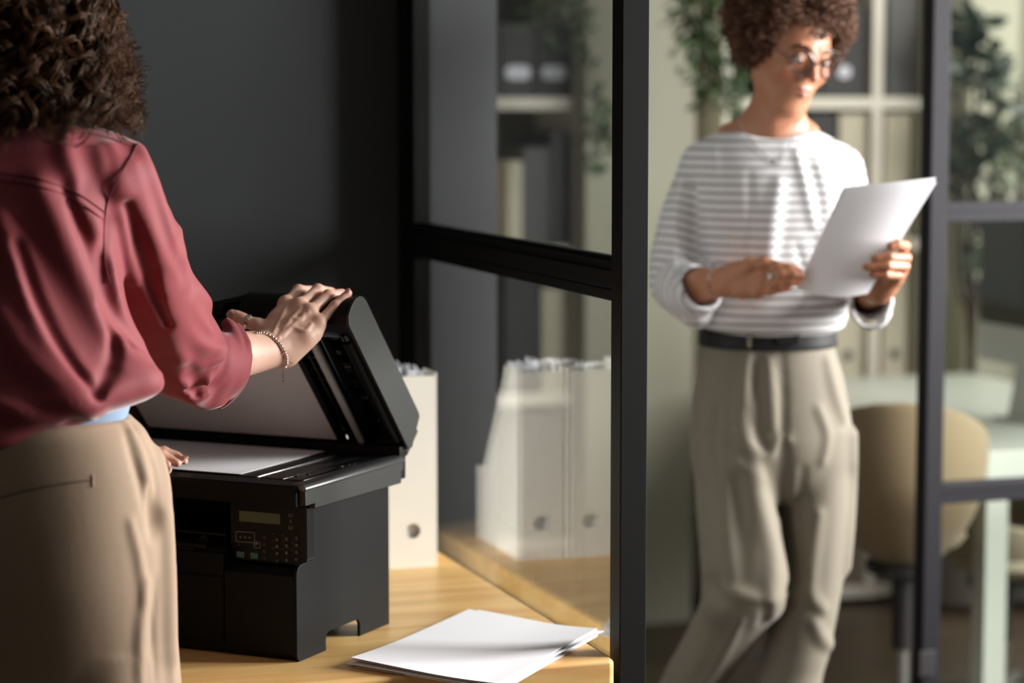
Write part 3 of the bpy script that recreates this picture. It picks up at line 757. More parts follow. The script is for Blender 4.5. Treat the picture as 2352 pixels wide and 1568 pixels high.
x, z = on_panel(667.5, 1197); b = MB(); b.tube([(x - .003, -.0123, z - .0024), (x, -.0123, z + .003), (x + .003, -.0123, z - .0024)], .00035, 5, closed=True); b.tube([(x, -.0123, z - .001), (x, -.0123, z + .001)], .0003, 5); b.build('warning_symbol', M['print_white'], cp)
x, z = on_panel(667.5, 1211); b = MB(); b.tube([(x - .003, -.0123, z + .003), (x - .003, -.0123, z - .003), (x + .003, -.0123, z - .003), (x + .003, -.0123, z + .003)], .00035, 5); b.tube([(x - .0013, -.0123, z - .0015), (x, -.0123, z + .0015), (x + .0013, -.0123, z - .0015)], .0003, 5, closed=True); b.build('toner_symbol', M['print_white'], cp)
# scanner bed
b = MB(); ZS = .285
b.prism([(.0, .249), (.372, .243), (.372, .262), (.378, .264), (.378, .283), (.372, ZS), (.006, ZS), (0, .281)], -PW - .01, -PW + .02, 'x', bev=.002)
b.box((-PW + .015, .0, .250), (-.0, .050, ZS), .004, 3); b.box((-PW + .015, .345, .243), (-.0, .378, ZS + .001), .003)
b.box((-PW + .015, .045, .245), (.0, .35, .2835)); b.box((-PW + .02, .350, .283), (-.062, .372, .303), .003); b.build('scanner_bed', M['plastic'], pe)
b = MB()                                                                                       # right flange with the rounded glossy rim
b.prism([(.010, .252), (.040, .252), (.040, .244), (.338, .241), (.338, .262), (.346, .264), (.346, .280), (.338, .283), (.010, .283)], -.004, .012, 'x', bev=.002)
b.build('side_flange', M['plastic_grey'], pe)
b = MB()
prf = [(-.012, ZS - .004), (.010, ZS - .010), (.0145, ZS - .008)] + rnd(.0055, ZS - .0075, .010, 10, 90, 6) + [(-.002, ZS + .003), (-.012, ZS + .0015)]
b.prism(prf, .006, .347, 'y', bev=.0025, seg=2); b.build('rounded_rim', M['rim'], pe)
b = MB(); b.box((-.500, .055, .2838), (-.137, .342, .2850)); b.build('platen_glass', M['plastic_gloss'], pe)
b = MB(); b.box((-.133, .052, .2838), (-.104, .345, .2862), .0008)
for i in range(22): b.box((-.127, .06 + i * .0128, .2862), (-.110 if i % 2 else -.118, .0606 + i * .0128, .2864))
b.build('ruler_strip', M['panel'], pe)
b = MB(); b.box((-.102, .050, .2842), (-.0985, .345, .2868), .0006); b.build('metal_edge', M['steel'], pe)
b = MB(); b.box((-.097, .050, .2838), (-.052, .345, .2862), .0008); b.box((-.049, .050, .2838), (-.014, .345, .2864), .0008)
b.build('feeder_glass', M['plastic_gloss'], pe)
b = MB()
b = None
for x, y, r_ in ((-.030, .200, .004), (-.028, .222, .003), (-.026, .238, .002), (-.035, .1, .0028), (-.043, .075, .0028)):
    b = MB(); b.lathe([(r_, 0), (r_, .0018), (r_ * .6, .0024)], (x, y, .2862), 14); b.build('bed_stud', M['plastic_gloss'], pe)
# ---- lid: u from hinge to free end, w outwards
LH = np.array([.361, .294]); LU = np.array([-.669, .743]); LW = np.array([.743, .669])
def lm(u, w, x): q = LH + LU * u + LW * w; return (x, q[0], q[1])
LMT = Matrix(((1, 0, 0, 0), (0, LU[0], LW[0], LH[0]), (0, LU[1], LW[1], LH[1]), (0, 0, 0, 1)))     # local (x,u,w)
def lbox(b, lo, hi, bev=0): b.box(lo, hi, bev, mat=LMT)
lid = empty('lid', (0, 0, 0)); lid.parent = pe
LXR, LXL = .0155, -.225
prof = [(.006, .0), (.316, .0), (.328, .010), (.332, .030)] + [(.330, .046), (.324, .058), (.314, .066), (.302, .069)] + [(.022, .069), (.014, .066), (-.004, .012), (0, .004)]
b = MB(); b.prism(prof, LXR - .006, LXR, mp=lm, bev=.0015); b.build('end_cap', M['plastic_grey'], lid)
b = MB()
shell = [(.0, .052), (.022, .069), (.302, .069), (.314, .066), (.324, .058), (.330, .046), (.332, .030), (.328, .010), (.316, .0), (.290, 0), (.290, .020), (.296, .04), (.290, .055), (.02, .055)]
b.prism(shell, LXL + .03, LXR - .006, mp=lm)
b.prism([(.0, .03), (.0, .052), (.29, .056), (.305, .04), (.305, .0), (.290, 0), (.285, .03)], LXL, LXL + .03, mp=lm)
# sloping hump down to the thin cover
vsl = [lm(u, w, LXL + .03) for u, w in ((.332, .030), (.330, .046), (.314, .066), (.302, .069), (.02, .069), (.02, .03))] + [lm(u, w, LXL - .045) for u, w in ((.325, .016), (.325, .024), (.318, .028), (.30, .03), (.02, .03), (.02, .02))]
b.quads(vsl, [(0, 1, 7, 6), (1, 2, 8, 7), (2, 3, 9, 8), (3, 4, 10, 9), (4, 5, 11, 10)])
b.build('feeder_housing', M['plastic'], lid)
b = MB(); lbox(b, (-PW - .005, .0, .006), (LXL, .330, .026), .004); lbox(b, (LXL - .01, 0, .008), (-.118, .292, .03)); b.build('cover_plate', M['plastic'], lid)
b = MB()                                                                                       # black gasket rim round the backing
lbox(b, (-PW - .002, .0, -.004), (-.108, .018, .008), .002); lbox(b, (-PW - .002, .268, -.003), (-.108, .318, .008), .002); lbox(b, (-PW - .002, .012, -.003), (-.508, .30, .008), .002)
lbox(b, (-.118, .0, -.003), (-.106, .30, .010), .0015); b.build('lid_rim', M['plastic'], lid)
b = MB(); lbox(b, (-.506, .019, -.002), (-.118, .268, .007), .001); b.build('white_backing', M['white_plastic'], lid)
b = MB(); lbox(b, (-.106, .006, .012), (-.080, .30, .02), .001)
for i in range(9): lbox(b, (-.105, .03 + i * .028, .004), (-.083, .032 + i * .028, .013))
lbox(b, (-.094, .01, .002), (-.091, .30, .013)); b.build('vent_strip', M['panel'], lid)
b = MB(); lbox(b, (-.079, .012, -.003), (-.066, .288, .010), .004); b.build('pressure_strip', M['strip'], lid)
b = MB(); lbox(b, (-.064, .008, .0), (-.060, .296, .02), .001); lbox(b, (-.056, .008, .002), (-.051, .296, .02), .001); b.build('guide_rail', M['plastic_gloss'], lid)
b = MB(); lbox(b, (-.051, .006, .030), (LXR - .006, .296, .034)); lbox(b, (-.0505, .006, .004), (-.048, .296, .034)); b.build('feeder_recess', M['cavity'], lid)
RX = Matrix.Rotation(PI / 2, 4, 'Y')
rr = random.Random(3); b = MB()
for i, (u, x, du, dx, w) in enumerate(((.265, -.036, .004, .014, .018), (.235, -.038, .010, .010, .014), (.21, -.032, .003, .018, .012), (.19, -.036, .012, .012, .016), (.165, -.03, .006, .014, .012), (.15, -.036, .008, .006, .016), (.125, -.034, .010, .008, .014), (.085, -.026, .006, .018, .012), (.06, -.036, .014, .010, .014), (.035, -.03, .006, .016, .016), (.272, -.02, .016, .003, .014), (.18, -.022, .05, .002, .012), (.10, -.02, .05, .002, .012))):
    lbox(b, (x - dx / 2, u - du / 2, w - .004), (x + dx / 2, u + du / 2, .031), .0008)
b.build('feeder_ribs', M['panel'], lid)
for u, x, r_, ln in ((.118, -.030, .0085, .010), (.196, -.036, .006, .012), (.058, -.030, .0055, .014)):
    b = MB(); c = lm(u, .017, x - ln / 2)
    b.lathe([(r_ * .4, 0), (r_, .0005), (r_, ln * .4), (r_ * .8, ln * .42), (r_ * .8, ln * .58), (r_, ln * .6), (r_, ln), (r_ * .35, ln + .001)], c, 20, mp=RX); b.build('feed_roller', M['plastic_gloss'], lid)
b = MB(); q = [lm(u, .006, -.006) for u in (.02, .272)]; b.tube(q, .0105, 16); lbox(b, (-.008, .018, .004), (.0095, .274, .018), .002); b.build('hinged_cover', M['plastic'], lid)
b = MB()
b.tube([lm(.278, .006, -.006), lm(.290, .006, -.006)], .009, 16); lbox(b, (-.05, .282, .0), (LXR - .006, .300, .012), .003); b.build('cover_pivot', M['plastic_gloss'], lid)
b = MB(); b.tube([lm(.006, .006, -.006), lm(.018, .006, -.006)], .009, 16); b.build('cover_pivot', M['plastic_gloss'], lid)
b = MB(); lbox(b, (-.104, -.010, .0), (.009, .012, .052), .001); lbox(b, (-.012, -.0055, .008), (-.006, -.003, .014)); b.build('hinge_plate', M['plastic_grey'], lid)
b = MB(); b.box((-.066, .340, .284), (.008, .372, .303), .003); b.build('hinge', M['plastic'], pe)
# original on the platen
sc = [np.array(PO) + np.array([math.cos(PYAW) * x - math.sin(PYAW) * y, math.sin(PYAW) * x + math.cos(PYAW) * y, .2866]) for x, y in ((-.137, .058), (-.137, .336), (-.50, .336), (-.50, .058))]
sheet('paper_sheet', 'white sheet lying face down on the open scanner glass of the printer', sc, lambda u, v: (0, 0, 0), None)

# ================================================================== FAR ROOM: shelves, desk, chairs, monitor, plants
SHT = 3.20; SDp = .36; YS = 7.3
def sz(py, t=SHT, px=1700): return float(plane_st(px, py, 1, t)[2])
def shelf_unit(label, s0, s1, divs, zs):
    e = room('bookshelf', (s0 + s1) / 2, SHT, 0); tag(e, label, 'bookshelf'); w = (s1 - s0) / 2; c = (s0 + s1) / 2
    b = MB(); b.box((-w, SDp - .012, .04), (w, SDp, zs[-1])); b.build('back_panel', M['shelf_in'], e)
    for d in divs: b = MB(); b.box((d - c - .017, 0, .02), (d - c + .017, SDp - .012, zs[-1]), .001); b.build('upright', M['shelf'], e)
    for z in zs:
        b = MB(); b.box((-w, 0.001, z - .018), (w, SDp - .012, z + .018), .001); b.build('shelf_board', M['shelf'], e)
zb = [.04, sz(1222), sz(897), sz(570), sz(237), 2.01, 2.44]
dl = [s_at(676, SHT), s_at(1003, SHT), s_at(1330, SHT)]; dr_ = [s_at(1670, SHT), s_at(2010, SHT), s_at(2128, SHT)]
shelf_unit('cream bookshelf seen through the near glass, left of the cream pillar', dl[0] - .017, dl[-1] + .017, dl, zb)
shelf_unit('cream bookshelf behind the woman in the striped shirt, right of the cream pillar', dr_[0] - .017, dr_[-1] + .017, dr_, zb)
def binder(name, label, px0, px1, py0, shelf, m, group, hole=False, lab=None, depth=.28, cat='binder'):
    s0, s1 = s_at(px0, SHT + .02), s_at(px1, SHT + .02); z0 = zb[shelf] + .018; z1 = sz(py0, SHT + .02); w = s1 - s0
    e = room(name, (s0 + s1) / 2, SHT + .02, z0); tag(e, label, cat, group)
    b = MB(); b.box((-w / 2, .004, 0), (w / 2, depth, z1 - z0), .002); b.build('cover', M[m], e)
    b = MB()
    if hole: plate_hole(b, -w / 2, w / 2, 0, z1 - z0, 0, .004, 0, .075, .016); b.build('spine', M[m], e, angle=30); q = MB(); q.lathe([(.0165, 0), (.0165, .001)], (0, .0036, .075), 20, mp=Matrix.Rotation(PI / 2, 4, 'X')); q.build('finger_hole', M['binder_dark'], e)
    else: b.box((-w / 2, 0, 0), (w / 2, .004, z1 - z0), .001); b.build('spine', M[m], e)
    if lab:
        za, zc = sz(lab[0], SHT + .02) - z0, sz(lab[1], SHT + .02) - z0; b = MB(); pr = [(lab[2] * w * x, (za + zc) / 2 + (zc - za) / 2 * y) for x, y in [(math.copysign(abs(math.cos(a)) ** .6, math.cos(a)), math.copysign(abs(math.sin(a)) ** .6, math.sin(a))) for a in np.linspace(0, 2 * PI, 24, endpoint=False)]]
        b.prism(pr, -.001, .0005, 'y'); b.build('spine_label', M['label'], e)
G1 = 'binders on the shelf behind the near glass'; G2 = 'binders on the shelf behind the woman'
binder('binder', 'dark grey binder with white oval label, left one of the pair behind the near glass', 1150, 1229, 60, 4, 'binder_dark', G1, lab=(184, 152, .36))
binder('binder', 'dark grey binder with white oval label, right one beside the hanging vine', 1233, 1311, 60, 4, 'binder_dark', G1, lab=(184, 152, .36))
binder('binder', 'dark grey binder leftmost on that shelf, hidden behind the grey wall', 1070, 1146, 60, 4, 'binder_dark', G1, lab=(184, 152, .36))
binder('magazine_file', 'cream file standing left of the grey box file behind the near glass', 1166, 1200, 365, 3, 'far_card', None, cat='file holder')
binder('box_file', 'mid grey box file in the shelf cell left of the hanging vine', 1203, 1262, 335, 3, 'binder_grey', None, cat='box file')
binder('binder', 'dark grey binder right of the grey box file in the same shelf cell', 1266, 1306, 300, 3, 'binder_dark', G1)
binder('binder', 'dark grey binder low behind the near glass, just above the reflected files', 1160, 1240, 600, 2, 'binder_dark', G1)
binder('binder', 'cream binder beside the dark one low behind the near glass', 1245, 1312, 650, 2, 'far_card', G1)
binder('binder', 'grey binder on the lowest shelf seen through the reflected files, left one', 1190, 1250, 930, 1, 'binder_grey', G1)
binder('binder', 'grey binder on the lowest shelf seen through the reflected files, right one', 1254, 1310, 930, 1, 'binder_grey', G1)
binder('binder', 'black binder with small white label beside the curly hair of the woman', 1884, 1983, 12, 4, 'binder_dark', G2, lab=(178, 150, .14))
binder('binder', 'black binder half hidden behind the curly hair of the woman', 1795, 1880, 12, 4, 'binder_dark', G2, lab=(178, 150, .14))
binder('binder', 'mid grey binder between the thin shelf upright and the far dark post', 2032, 2098, -60, 4, 'binder_grey', G2)
binder('binder', 'cream binder above the right shoulder of the woman, left of the shelf upright', 1924, 1988, 262, 3, 'far_card', G2)
binder('binder', 'cream binder on the middle shelf, right of the shelf upright', 2030, 2086, 262, 3, 'far_card', G2)
binder('binder', 'black binder just over the shoulder of the woman on the middle shelf', 1850, 1915, 262, 3, 'binder_dark', G2)
binder('binder', 'cream binder with finger hole above the white desk, left of two', 1912, 1988, 600, 2, 'far_card', G2, hole=True)
binder('binder', 'cream binder with finger hole above the white desk, beside the dark post', 2032, 2084, 600, 2, 'far_card', G2, hole=True)

# white desk: front right corner at pixel (2268,1030)
WZ = .74
c0 = Zp(2268, 1038, WZ); c1 = Zp(1967, 955, WZ)
da = math.atan2(-(c1[0] - c0[0]), c1[1] - c0[1])     # direction of the long edge, from +y towards -x
wd = empty('white_desk', (c0[0], c0[1], 0), da)
tag(wd, 'white lacquered desk with square legs in the far room, carrying the monitor', 'desk')
b = MB(); b.box((0, 0, WZ - .075), (.8, 1.5, WZ), .004); b.build('desktop', M['desk_white'], wd)
for x, y in ((.0, .0), (.735, .0), (.0, 1.43), (.735, 1.43)):
    b = MB(); b.box((x, y, 0), (x + .062, y + .062, WZ - .075), .003); b.build('leg', M['desk_white'], wd)
# monitor
me_ = empty('monitor', (P(2255, 700, 6.55)[0] + .092, 6.31, WZ), math.radians(-70)); tag(me_, 'dark screened monitor with a pale chin standing on the white desk', 'monitor')
b = MB(); b.box((-.26, -.012, .14), (.26, .012, .54), .004); b.build('housing', M['alu'], me_)
b = MB(); b.box((-.255, -.0135, .245), (.255, -.0115, .535), .0008); b.build('screen', M['screen'], me_)
b = MB(); b.prism([(-.02, 0), (.0, .0), (.03, .2), (.02, .2)], -.09, .09, 'x'); b.box((-.10, -.06, 0), (.10, .09, .006), .002); b.build('stand', M['alu'], me_)
# tub chairs
def tub_chair(name, label, loc, rz, m, zs=1.0):
    e = empty(name, loc, rz); e.scale = (1, 1, zs); tag(e, label, 'chair')
    s = Shape(); s.add(f_ell((0, 0, .76), (.2, .205, .30)), .01)
    s.sub(f_ell((0, .02, .80), (.175, .18, .29)), .02)
    s.sub((lambda p: .80 - np.maximum(p[..., 1], -.3) * .5 - p[..., 2], np.array([-.4, -.4, .5]), np.array([.4, .4, 1.2])), .02)
    V, Q = s.mesh(.009); mesh_np('seat_shell', V, Q, M[m], e, off=None)
    b = MB(); b.lathe([(.02, .52), (.135, .52), (.15, .54), (.14, .57), (.02, .575)], (0, .02, .0), 28); b.build('seat_cushion', M[m], e)
    b = MB(); b.lathe([(.026, .26), (.026, .44), (.09, .45), (.09, .475)], n=20); b.build('gas_lift', M['black'], e)
    b = MB(); b.lathe([(.018, .06), (.018, .27)], n=16); b.build('column', M['chrome'], e)
    for k in range(5):
        a = 2 * PI * k / 5 + .3; b = MB(); b.tube([(0, 0, .085), (.14 * math.cos(a), .14 * math.sin(a), .075), (.27 * math.cos(a), .27 * math.sin(a), .06)], [.022, .017, .012], 8); b.build('base_arm', M['chrome'], e)
        b = MB(); b.tube([(.27 * math.cos(a) - .012 * math.sin(a), .27 * math.sin(a) + .012 * math.cos(a), .028), (.27 * math.cos(a) + .012 * math.sin(a), .27 * math.sin(a) - .012 * math.cos(a), .028)], .028, 14); b.build('caster', M['black'], e)
    return e
q = P(2078, 1100, 5.74); tub_chair('tub_chair', 'beige upholstered tub swivel chair tucked under the white desk beside the woman', (q[0], q[1], 0), math.radians(-12), 'chair')
q = P(2305, 1200, 6.10); tub_chair('tub_chair', 'ivory tub swivel chair under the white desk, behind its near leg', (q[0], q[1], 0), math.radians(195), 'chair2', .76)

# ---- plants
def leaf_cloud(centres, normals, size, jitter=.35, rng=RNG, curl=.25):
    """one mesh of many pointed, folded leaves"""
    Vv = []; Fv = []
    for i, (c, d) in enumerate(zip(centres, normals)):
        d = d / (np.linalg.norm(d) + 1e-9); r = np.cross(d, rng.normal(size=3)); r /= np.linalg.norm(r) + 1e-9; n = np.cross(r, d)
        Ls = size * rng.uniform(1 - jitter, 1 + jitter); w = Ls * .30; k = len(Vv)
        for a, bq, cz in ((0, 0, 0), (.3, .85, .05), (.3, -.85, .05), (.38, 0, -.05), (.65, .7, .0), (.65, -.7, .0), (.72, 0, -.09), (1, 0, -curl)):
            Vv.append(c + d * Ls * a + r * w * bq + n * Ls * cz)
        for f in ((0, 3, 1), (0, 2, 3), (1, 3, 6), (1, 6, 4), (3, 2, 5), (3, 5, 6), (4, 6, 7), (6, 5, 7)): Fv.append([k + f[0], k + f[1], k + f[2]])
    return np.array(Vv), np.array(Fv)
def hanging_vine(label, paths, pot_c, m, group, seed=1, size=.035, dens=90):
    g = np.random.default_rng(seed); e = empty('hanging_plant', tuple(pot_c)); tag(e, label, 'hanging plant', group)
    b = MB(); b.lathe([(.05, 0), (.085, .02), (.10, .12), (.10, .14), (.09, .14), (.085, .12), (.02, .118)], (0, 0, 0), 24); b.build('pot', M['pot'], e)
    b = MB(); 
    for k in range(3):
        a = 2 * PI * k / 3; b.tube([(.1 * math.cos(a), .1 * math.sin(a), .13), (0, 0, .45)], .002, 6)
    b.tube([(0, 0, .45), (0, 0, 2.9 - pot_c[2])], .002, 6); b.build('hanging_cord', M['bark'], e)
    C = []; D_ = []; b = MB()
    for pth, n_, spread in paths:
        c = spline(pth, 10) - pot_c; b.tube([tuple(q) for q in c], .0022, 5); seg = np.linspace(0, len(c) - 1.01, int(n_))
        for s_ in seg:
            i = int(s_); p = c[i] + (c[i + 1] - c[i]) * (s_ - i); sp = spread * (1 if np.isscalar(spread) else 1)
            o = g.normal(size=3) * np.array([sp, sp, sp]); C.append(p + o); D_.append(o * 20 + np.array([0, 0, -.5]) + g.normal(size=3) * .5)
    b.build('stem', M['bark'], e)
    V, Q = leaf_cloud(C, D_, size, rng=g); o = mesh_np('foliage', V, Q, M[m], e); o['kind'] = 'stuff'
Yv = 6.85
pv = lambda *q: [P(x, y, Yv + dy) for x, y, dy in q]
hanging_vine('green vine trailing down in front of the cream pillar behind the near glass', [
    (pv((1310, -130, 0), (1322, 0, 0), (1345, 90, 0), (1355, 160, 0), (1368, 230, 0), (1378, 290, 0), (1372, 345, 0), (1366, 390, 0)), 70, .010),
    (pv((1370, 215, 0), (1385, 260, .01), (1395, 300, 0), (1400, 325, 0)), 34, .014), (pv((1365, 240, 0), (1358, 290, 0), (1365, 340, 0), (1362, 395, 0)), 40, .013),
    (pv((1300, -140, 0), (1270, -60, .05), (1255, 20, .05), (1250, 90, .05)), 60, .03), (pv((1310, -130, 0), (1300, -20, .05), (1305, 60, .06), (1300, 120, .05)), 60, .028), (pv((1290, -130, 0), (1235, -40, .05), (1228, 40, .05)), 40, .025)],
    P(1300, -150, Yv), 'leaf', 'hanging plants at the bookshelf', 4, .03)
hanging_vine('bushy green trailing plant hanging behind the curly haired woman', [
    (pv((1640, -130, 0), (1600, -20, 0), (1590, 60, 0), (1610, 130, 0), (1640, 200, 0)), 110, .03), (pv((1650, -130, 0), (1640, 0, 0), (1650, 100, 0), (1665, 190, 0), (1668, 250, 0)), 130, .032),
    (pv((1640, -130, 0), (1620, 0, 0), (1630, 90, 0), (1650, 160, 0), (1655, 235, 0)), 110, .025), (pv((1620, -130, 0), (1575, -40, 0), (1572, 20, 0), (1590, 70, 0)), 70, .022), (pv((1660, -130, 0), (1690, 0, 0), (1690, 120, 0), (1680, 200, 0)), 90, .03)],
    P(1650, -150, Yv), 'leaf', 'hanging plants at the bookshelf', 9, .036)
def potted_tree(label, px, Y, tops, m, seed, size=.06, n=120):
    g = np.random.default_rng(seed); c = P(px, 400, Y); e = empty('potted_tree', (c[0], c[1], 0)); tag(e, label, 'potted plant', None)
    b = MB(); b.lathe([(.11, 0), (.15, .03), (.18, .34), (.18, .36), (.165, .36), (.16, .33), (.02, .325)], n=28); b.build('pot', M['pot'], e)
    b = MB(); b.lathe([(.155, .31), (.155, .335), (.02, .34)], n=20); b.build('soil', M['soil'], e)
    b = MB(); C = []; Dd = []
    for (tx, ty, dy, rad, cnt) in tops:
        q = P(tx, ty, Y + dy) - np.array([c[0], c[1], 0]); pth = spline([(0, 0, .32), (q[0] * .1, q[1] * .1, .9), (q[0] * .6, q[1] * .5, q[2] * .7), tuple(q)], 6)
        b.tube([tuple(v) for v in pth], list(np.linspace(.014, .005, len(pth))), 6)
        for i in range(cnt):
            o = g.normal(size=3) * rad * np.array([.55, .55, .55]); C.append(q + o); Dd.append(o / rad + g.normal(size=3) * .6)
    b.build('trunk', M['bark'], e); V, Q = leaf_cloud(C, Dd, size, rng=g, curl=.15); o = mesh_np('foliage', V, Q, M[m], e); o['kind'] = 'stuff'
potted_tree('dark leaved potted tree standing in the corner behind the far glass', 2240, 7.45, [(2245, 70, 0, .05, 26), (2245, 165, 0, .065, 34), (2205, 110, 0, .045, 12), (2290, 220, .0, .05, 12), (2180, 330, 0, .05, 14), (2230, 390, 0, .06, 22), (2200, 260, .05, .04, 8)], 'leaf_dark', 21, .075)
potted_tree('grey green leafy potted tree at the right edge behind the far glass', 2375, 7.5, [(2330, 210, 0, .08, 26), (2300, 290, 0, .08, 28), (2340, 340, 0, .09, 36), (2270, 330, 0, .06, 18), (2190, 200, .1, .06, 16), (2300, 400, 0, .08, 30), (2330, 545, -.2, .09, 50), (2290, 530, -.2, .06, 26), (2185, 400, .1, .06, 20), (2350, 440, 0, .08, 26)], 'leaf_pale', 22, .065)

# ================================================================== PEOPLE
def hand(sh, wrist, fingers, thumb, rf=.0088, kf=.003, palm_r=.0115, wr=.024):
    """fingers: lists MCP,PIP,DIP,TIP (world); thumb: CMC,MCP,IP,TIP"""
    W_ = np.asarray(wrist)
    mc = [np.asarray(f[0]) for f in fingers]
    nrm = np.cross(mc[0] - W_, mc[-1] - W_); nrm /= np.linalg.norm(nrm); flush = []
    for i, m_ in enumerate(mc):
        st = W_ + (m_ - W_) * .12 + (m_ - (mc[1] + mc[2]) / 2) * .25
        sh.chain([st, m_], [palm_r * 1.25, palm_r], k=.014)
    c = sum(mc) / 4 * .55 + W_ * .45; lat = (mc[-1] - mc[0]) / 2
    sh.add(f_cone(c - lat * .8, c + lat * .85, palm_r * 1.25, palm_r * 1.2), .014)
    sh.chain([W_, np.asarray(thumb[0])], [.017, .015], k=.016)
    sh.chain([thumb[0], thumb[1]], [.0155, .0118], k=.014)
    sh.chain([thumb[0], (mc[0] + W_) / 2 * .5 + mc[0] * .5], [.012, .009], k=.012)
    r = rf
    for i, f in enumerate(fingers):
        q = (1.0, 1.03, .98, .88)[i]
        a, b_, c_, d_ = [np.asarray(v) for v in f]
        rs = [r * 1.12 * q, r * .97 * q, r * 1.04 * q, r * .93 * q, r * .96 * q, r * .86 * q, r * .86 * q, r * .76 * q]
        pts = [a, a * .5 + b_ * .5, b_, b_ * .5 + c_ * .5, c_, c_ * .45 + d_ * .55, c_ * .2 + d_ * .8, d_]
        sh.chain(pts, rs, k=kf); flush += [a, b_, c_ * .6 + d_ * .4]
        sh.add(f_ell(b_, (r * 1.1 * q,) * 3), .003); sh.add(f_ell(a, (r * 1.28 * q,) * 3), .008)
    t = [np.asarray(v) for v in thumb]
    sh.chain([t[1], t[1] * .5 + t[2] * .5, t[2], t[2] * .5 + t[3] * .5, t[3]], [r * 1.3, r * 1.12, r * 1.22, r * 1.18, r * .98], k=.006)
    flush += [t[2], t[3]]
    return flush
def flush_attr(V, pts, rad=.009):
    out = np.zeros(len(V))
    for p in pts: out = np.maximum(out, np.exp(-((V - p) ** 2).sum(1) / (2 * (rad * .7) ** 2)))
    return out * .75
def nail(mb, tip, axis, out, L_=.0055, w=.0044):
    z = Vector(out).normalized(); y = Vector(axis).normalized(); y = (y - z * y.dot(z)).normalized(); x = y.cross(z)
    R_ = Matrix((x, y, z)).transposed(); mb.ball(tip, 1, (w, L_, .0012), 14, 8, rot=R_)
def head(sh, c, R_, k=.006):
    g = lambda x, y, z: c + R_ @ np.array([x, y, z], float); e = lambda ce, r, kk=k, mode='u', rot=None: sh.add(f_ell(g(*ce), r, R_ if rot is None else R_ @ rot), kk, mode)
    e((0, -.012, .028), (.073, .092, .088), .01); e((0, .022, -.012), (.062, .068, .085), .02)
    sh.chain([g(-.05, .0, -.055), g(-.022, .058, -.094)], [.018, .014], k=.02); sh.chain([g(.05, .0, -.055), g(.022, .058, -.094)], [.018, .014], k=.02); e((0, .066, -.096), (.022, .018, .018), .016)
    e((0, .055, -.055), (.036, .032, .036), .02)
    for s in (-1, 1):
        e((s * .040, .058, -.022), (.022, .02, .022), .016)                      # cheeks
        sh.chain([g(s * .010, .083, .031), g(s * .034, .078, .034), g(s * .052, .060, .026)], [.006, .006, .005], k=.01)
        sh.add(f_ell(g(s * .032, .094, .010), (.017, .014, .011), R_), .012, 's')
        e((s * .032, .0745, .011), (.0135, .012, .0095), .003)
        sh.chain([g(s * .020, .086, .012), g(s * .032, .0885, .0155), g(s * .044, .082, .012)], [.002, .0026, .002], k=.003)
        e((s * .0125, .088, -.024), (.0075, .0085, .006), .005)
        e((s * .075, -.004, -.002), (.008, .018, .030), .006); sh.add(f_ell(g(s * .083, .002, .0), (.006, .009, .016), R_), .004, 's')
    sh.chain([g(0, .084, .020), g(0, .097, -.006), g(0, .106, -.020)], [.0065, .0085, .0095], k=.008)
    sh.chain([g(-.024, .078, -.0505), g(-.008, .0885, -.0475), g(.008, .0885, -.0475), g(.024, .078, -.0505)], [.003, .0048, .0048, .003], k=.004)
    sh.chain([g(-.021, .079, -.0555), g(0, .089, -.0605), g(.021, .079, -.0555)], [.003, .006, .003], k=.004)
    sh.chain([g(-.025, .083, -.0525), g(0, .0965, -.0532), g(.025, .083, -.0525)], [.0012, .0016, .0012], k=.002, mode='s')
    return g
def join_np(parts):
    V = []; Q = []; mi = []; n = 0
    for v, q, m_ in parts: V.append(v); Q.append(np.asarray(q) + n); mi.append(np.full(len(q), m_)); n += len(v)
    return np.vstack(V), np.vstack(Q), np.concatenate(mi)
def mb_np(mb):
    bmesh.ops.triangulate(mb.bm, faces=[f for f in mb.bm.faces if len(f.verts) > 4]); mb.bm.verts.index_update()
    V = np.array([v.co[:] for v in mb.bm.verts]); Q = np.array([[v.index for v in f.verts] + ([f.verts[2].index] if len(f.verts) == 3 else []) for f in mb.bm.faces]); mb.bm.free(); return V, Q

def rotm(yaw, pitch, roll):
    return np.array(Matrix.Rotation(yaw, 3, 'Z') @ Matrix.Rotation(roll, 3, 'Y') @ Matrix.Rotation(pitch, 3, 'X'))
FLIP = np.diag([1., -1., 1.])        # head-local front (+y) -> world -y

# ------------------------------------------------------------------ woman at the printer
Y1 = 3.40
w1 = empty('person', (xat(20, 3.36), 3.36, 0)); O1 = np.array(w1.location)
tag(w1, 'person with dark curls and red shirt holding open the printer lid, seen from behind', 'person')
# arm + hand on the lid
fing = [[P(657, 697, 3.915), P(686, 667, 3.955), P(714, 668, 3.990), P(730, 682, 4.005)],
        [P(687, 702, 3.900), P(730, 666, 3.940), P(760, 672, 3.972), P(776, 688, 3.985)],
        [P(711, 716, 3.890), P(754, 678, 3.925), P(785, 675, 3.950), P(797, 688, 3.965)],
        [P(731, 741, 3.882), P(770, 702, 3.905), P(789, 684, 3.915), P(800, 673, 3.920)]]
thumb = [P(622, 772, 3.872), P(592, 748, 3.875), P(556, 733, 3.880), P(533, 723, 3.885)]
wrist1 = P(628, 802, 3.852); elb1 = P(395, 838, 3.66)
hs = Shape(); fl = hand(hs, wrist1, fing, thumb, rf=.0094, palm_r=.0125)
hs.chain([elb1, elb1 * .35 + wrist1 * .65, elb1 * .08 + wrist1 * .92, wrist1 * .6 + P(668, 775, 3.868) * .4], [.045, .0375, .0315, .027], k=.02)
hs.add(f_cone(P(660, 815, 3.862), P(718, 768, 3.880), .019, .014), .018)           # heel of the hand
nrm_out = lambda p: (np.array([0, 0, H]) - p) / np.linalg.norm(np.array([0, 0, H]) - p)
rs = []
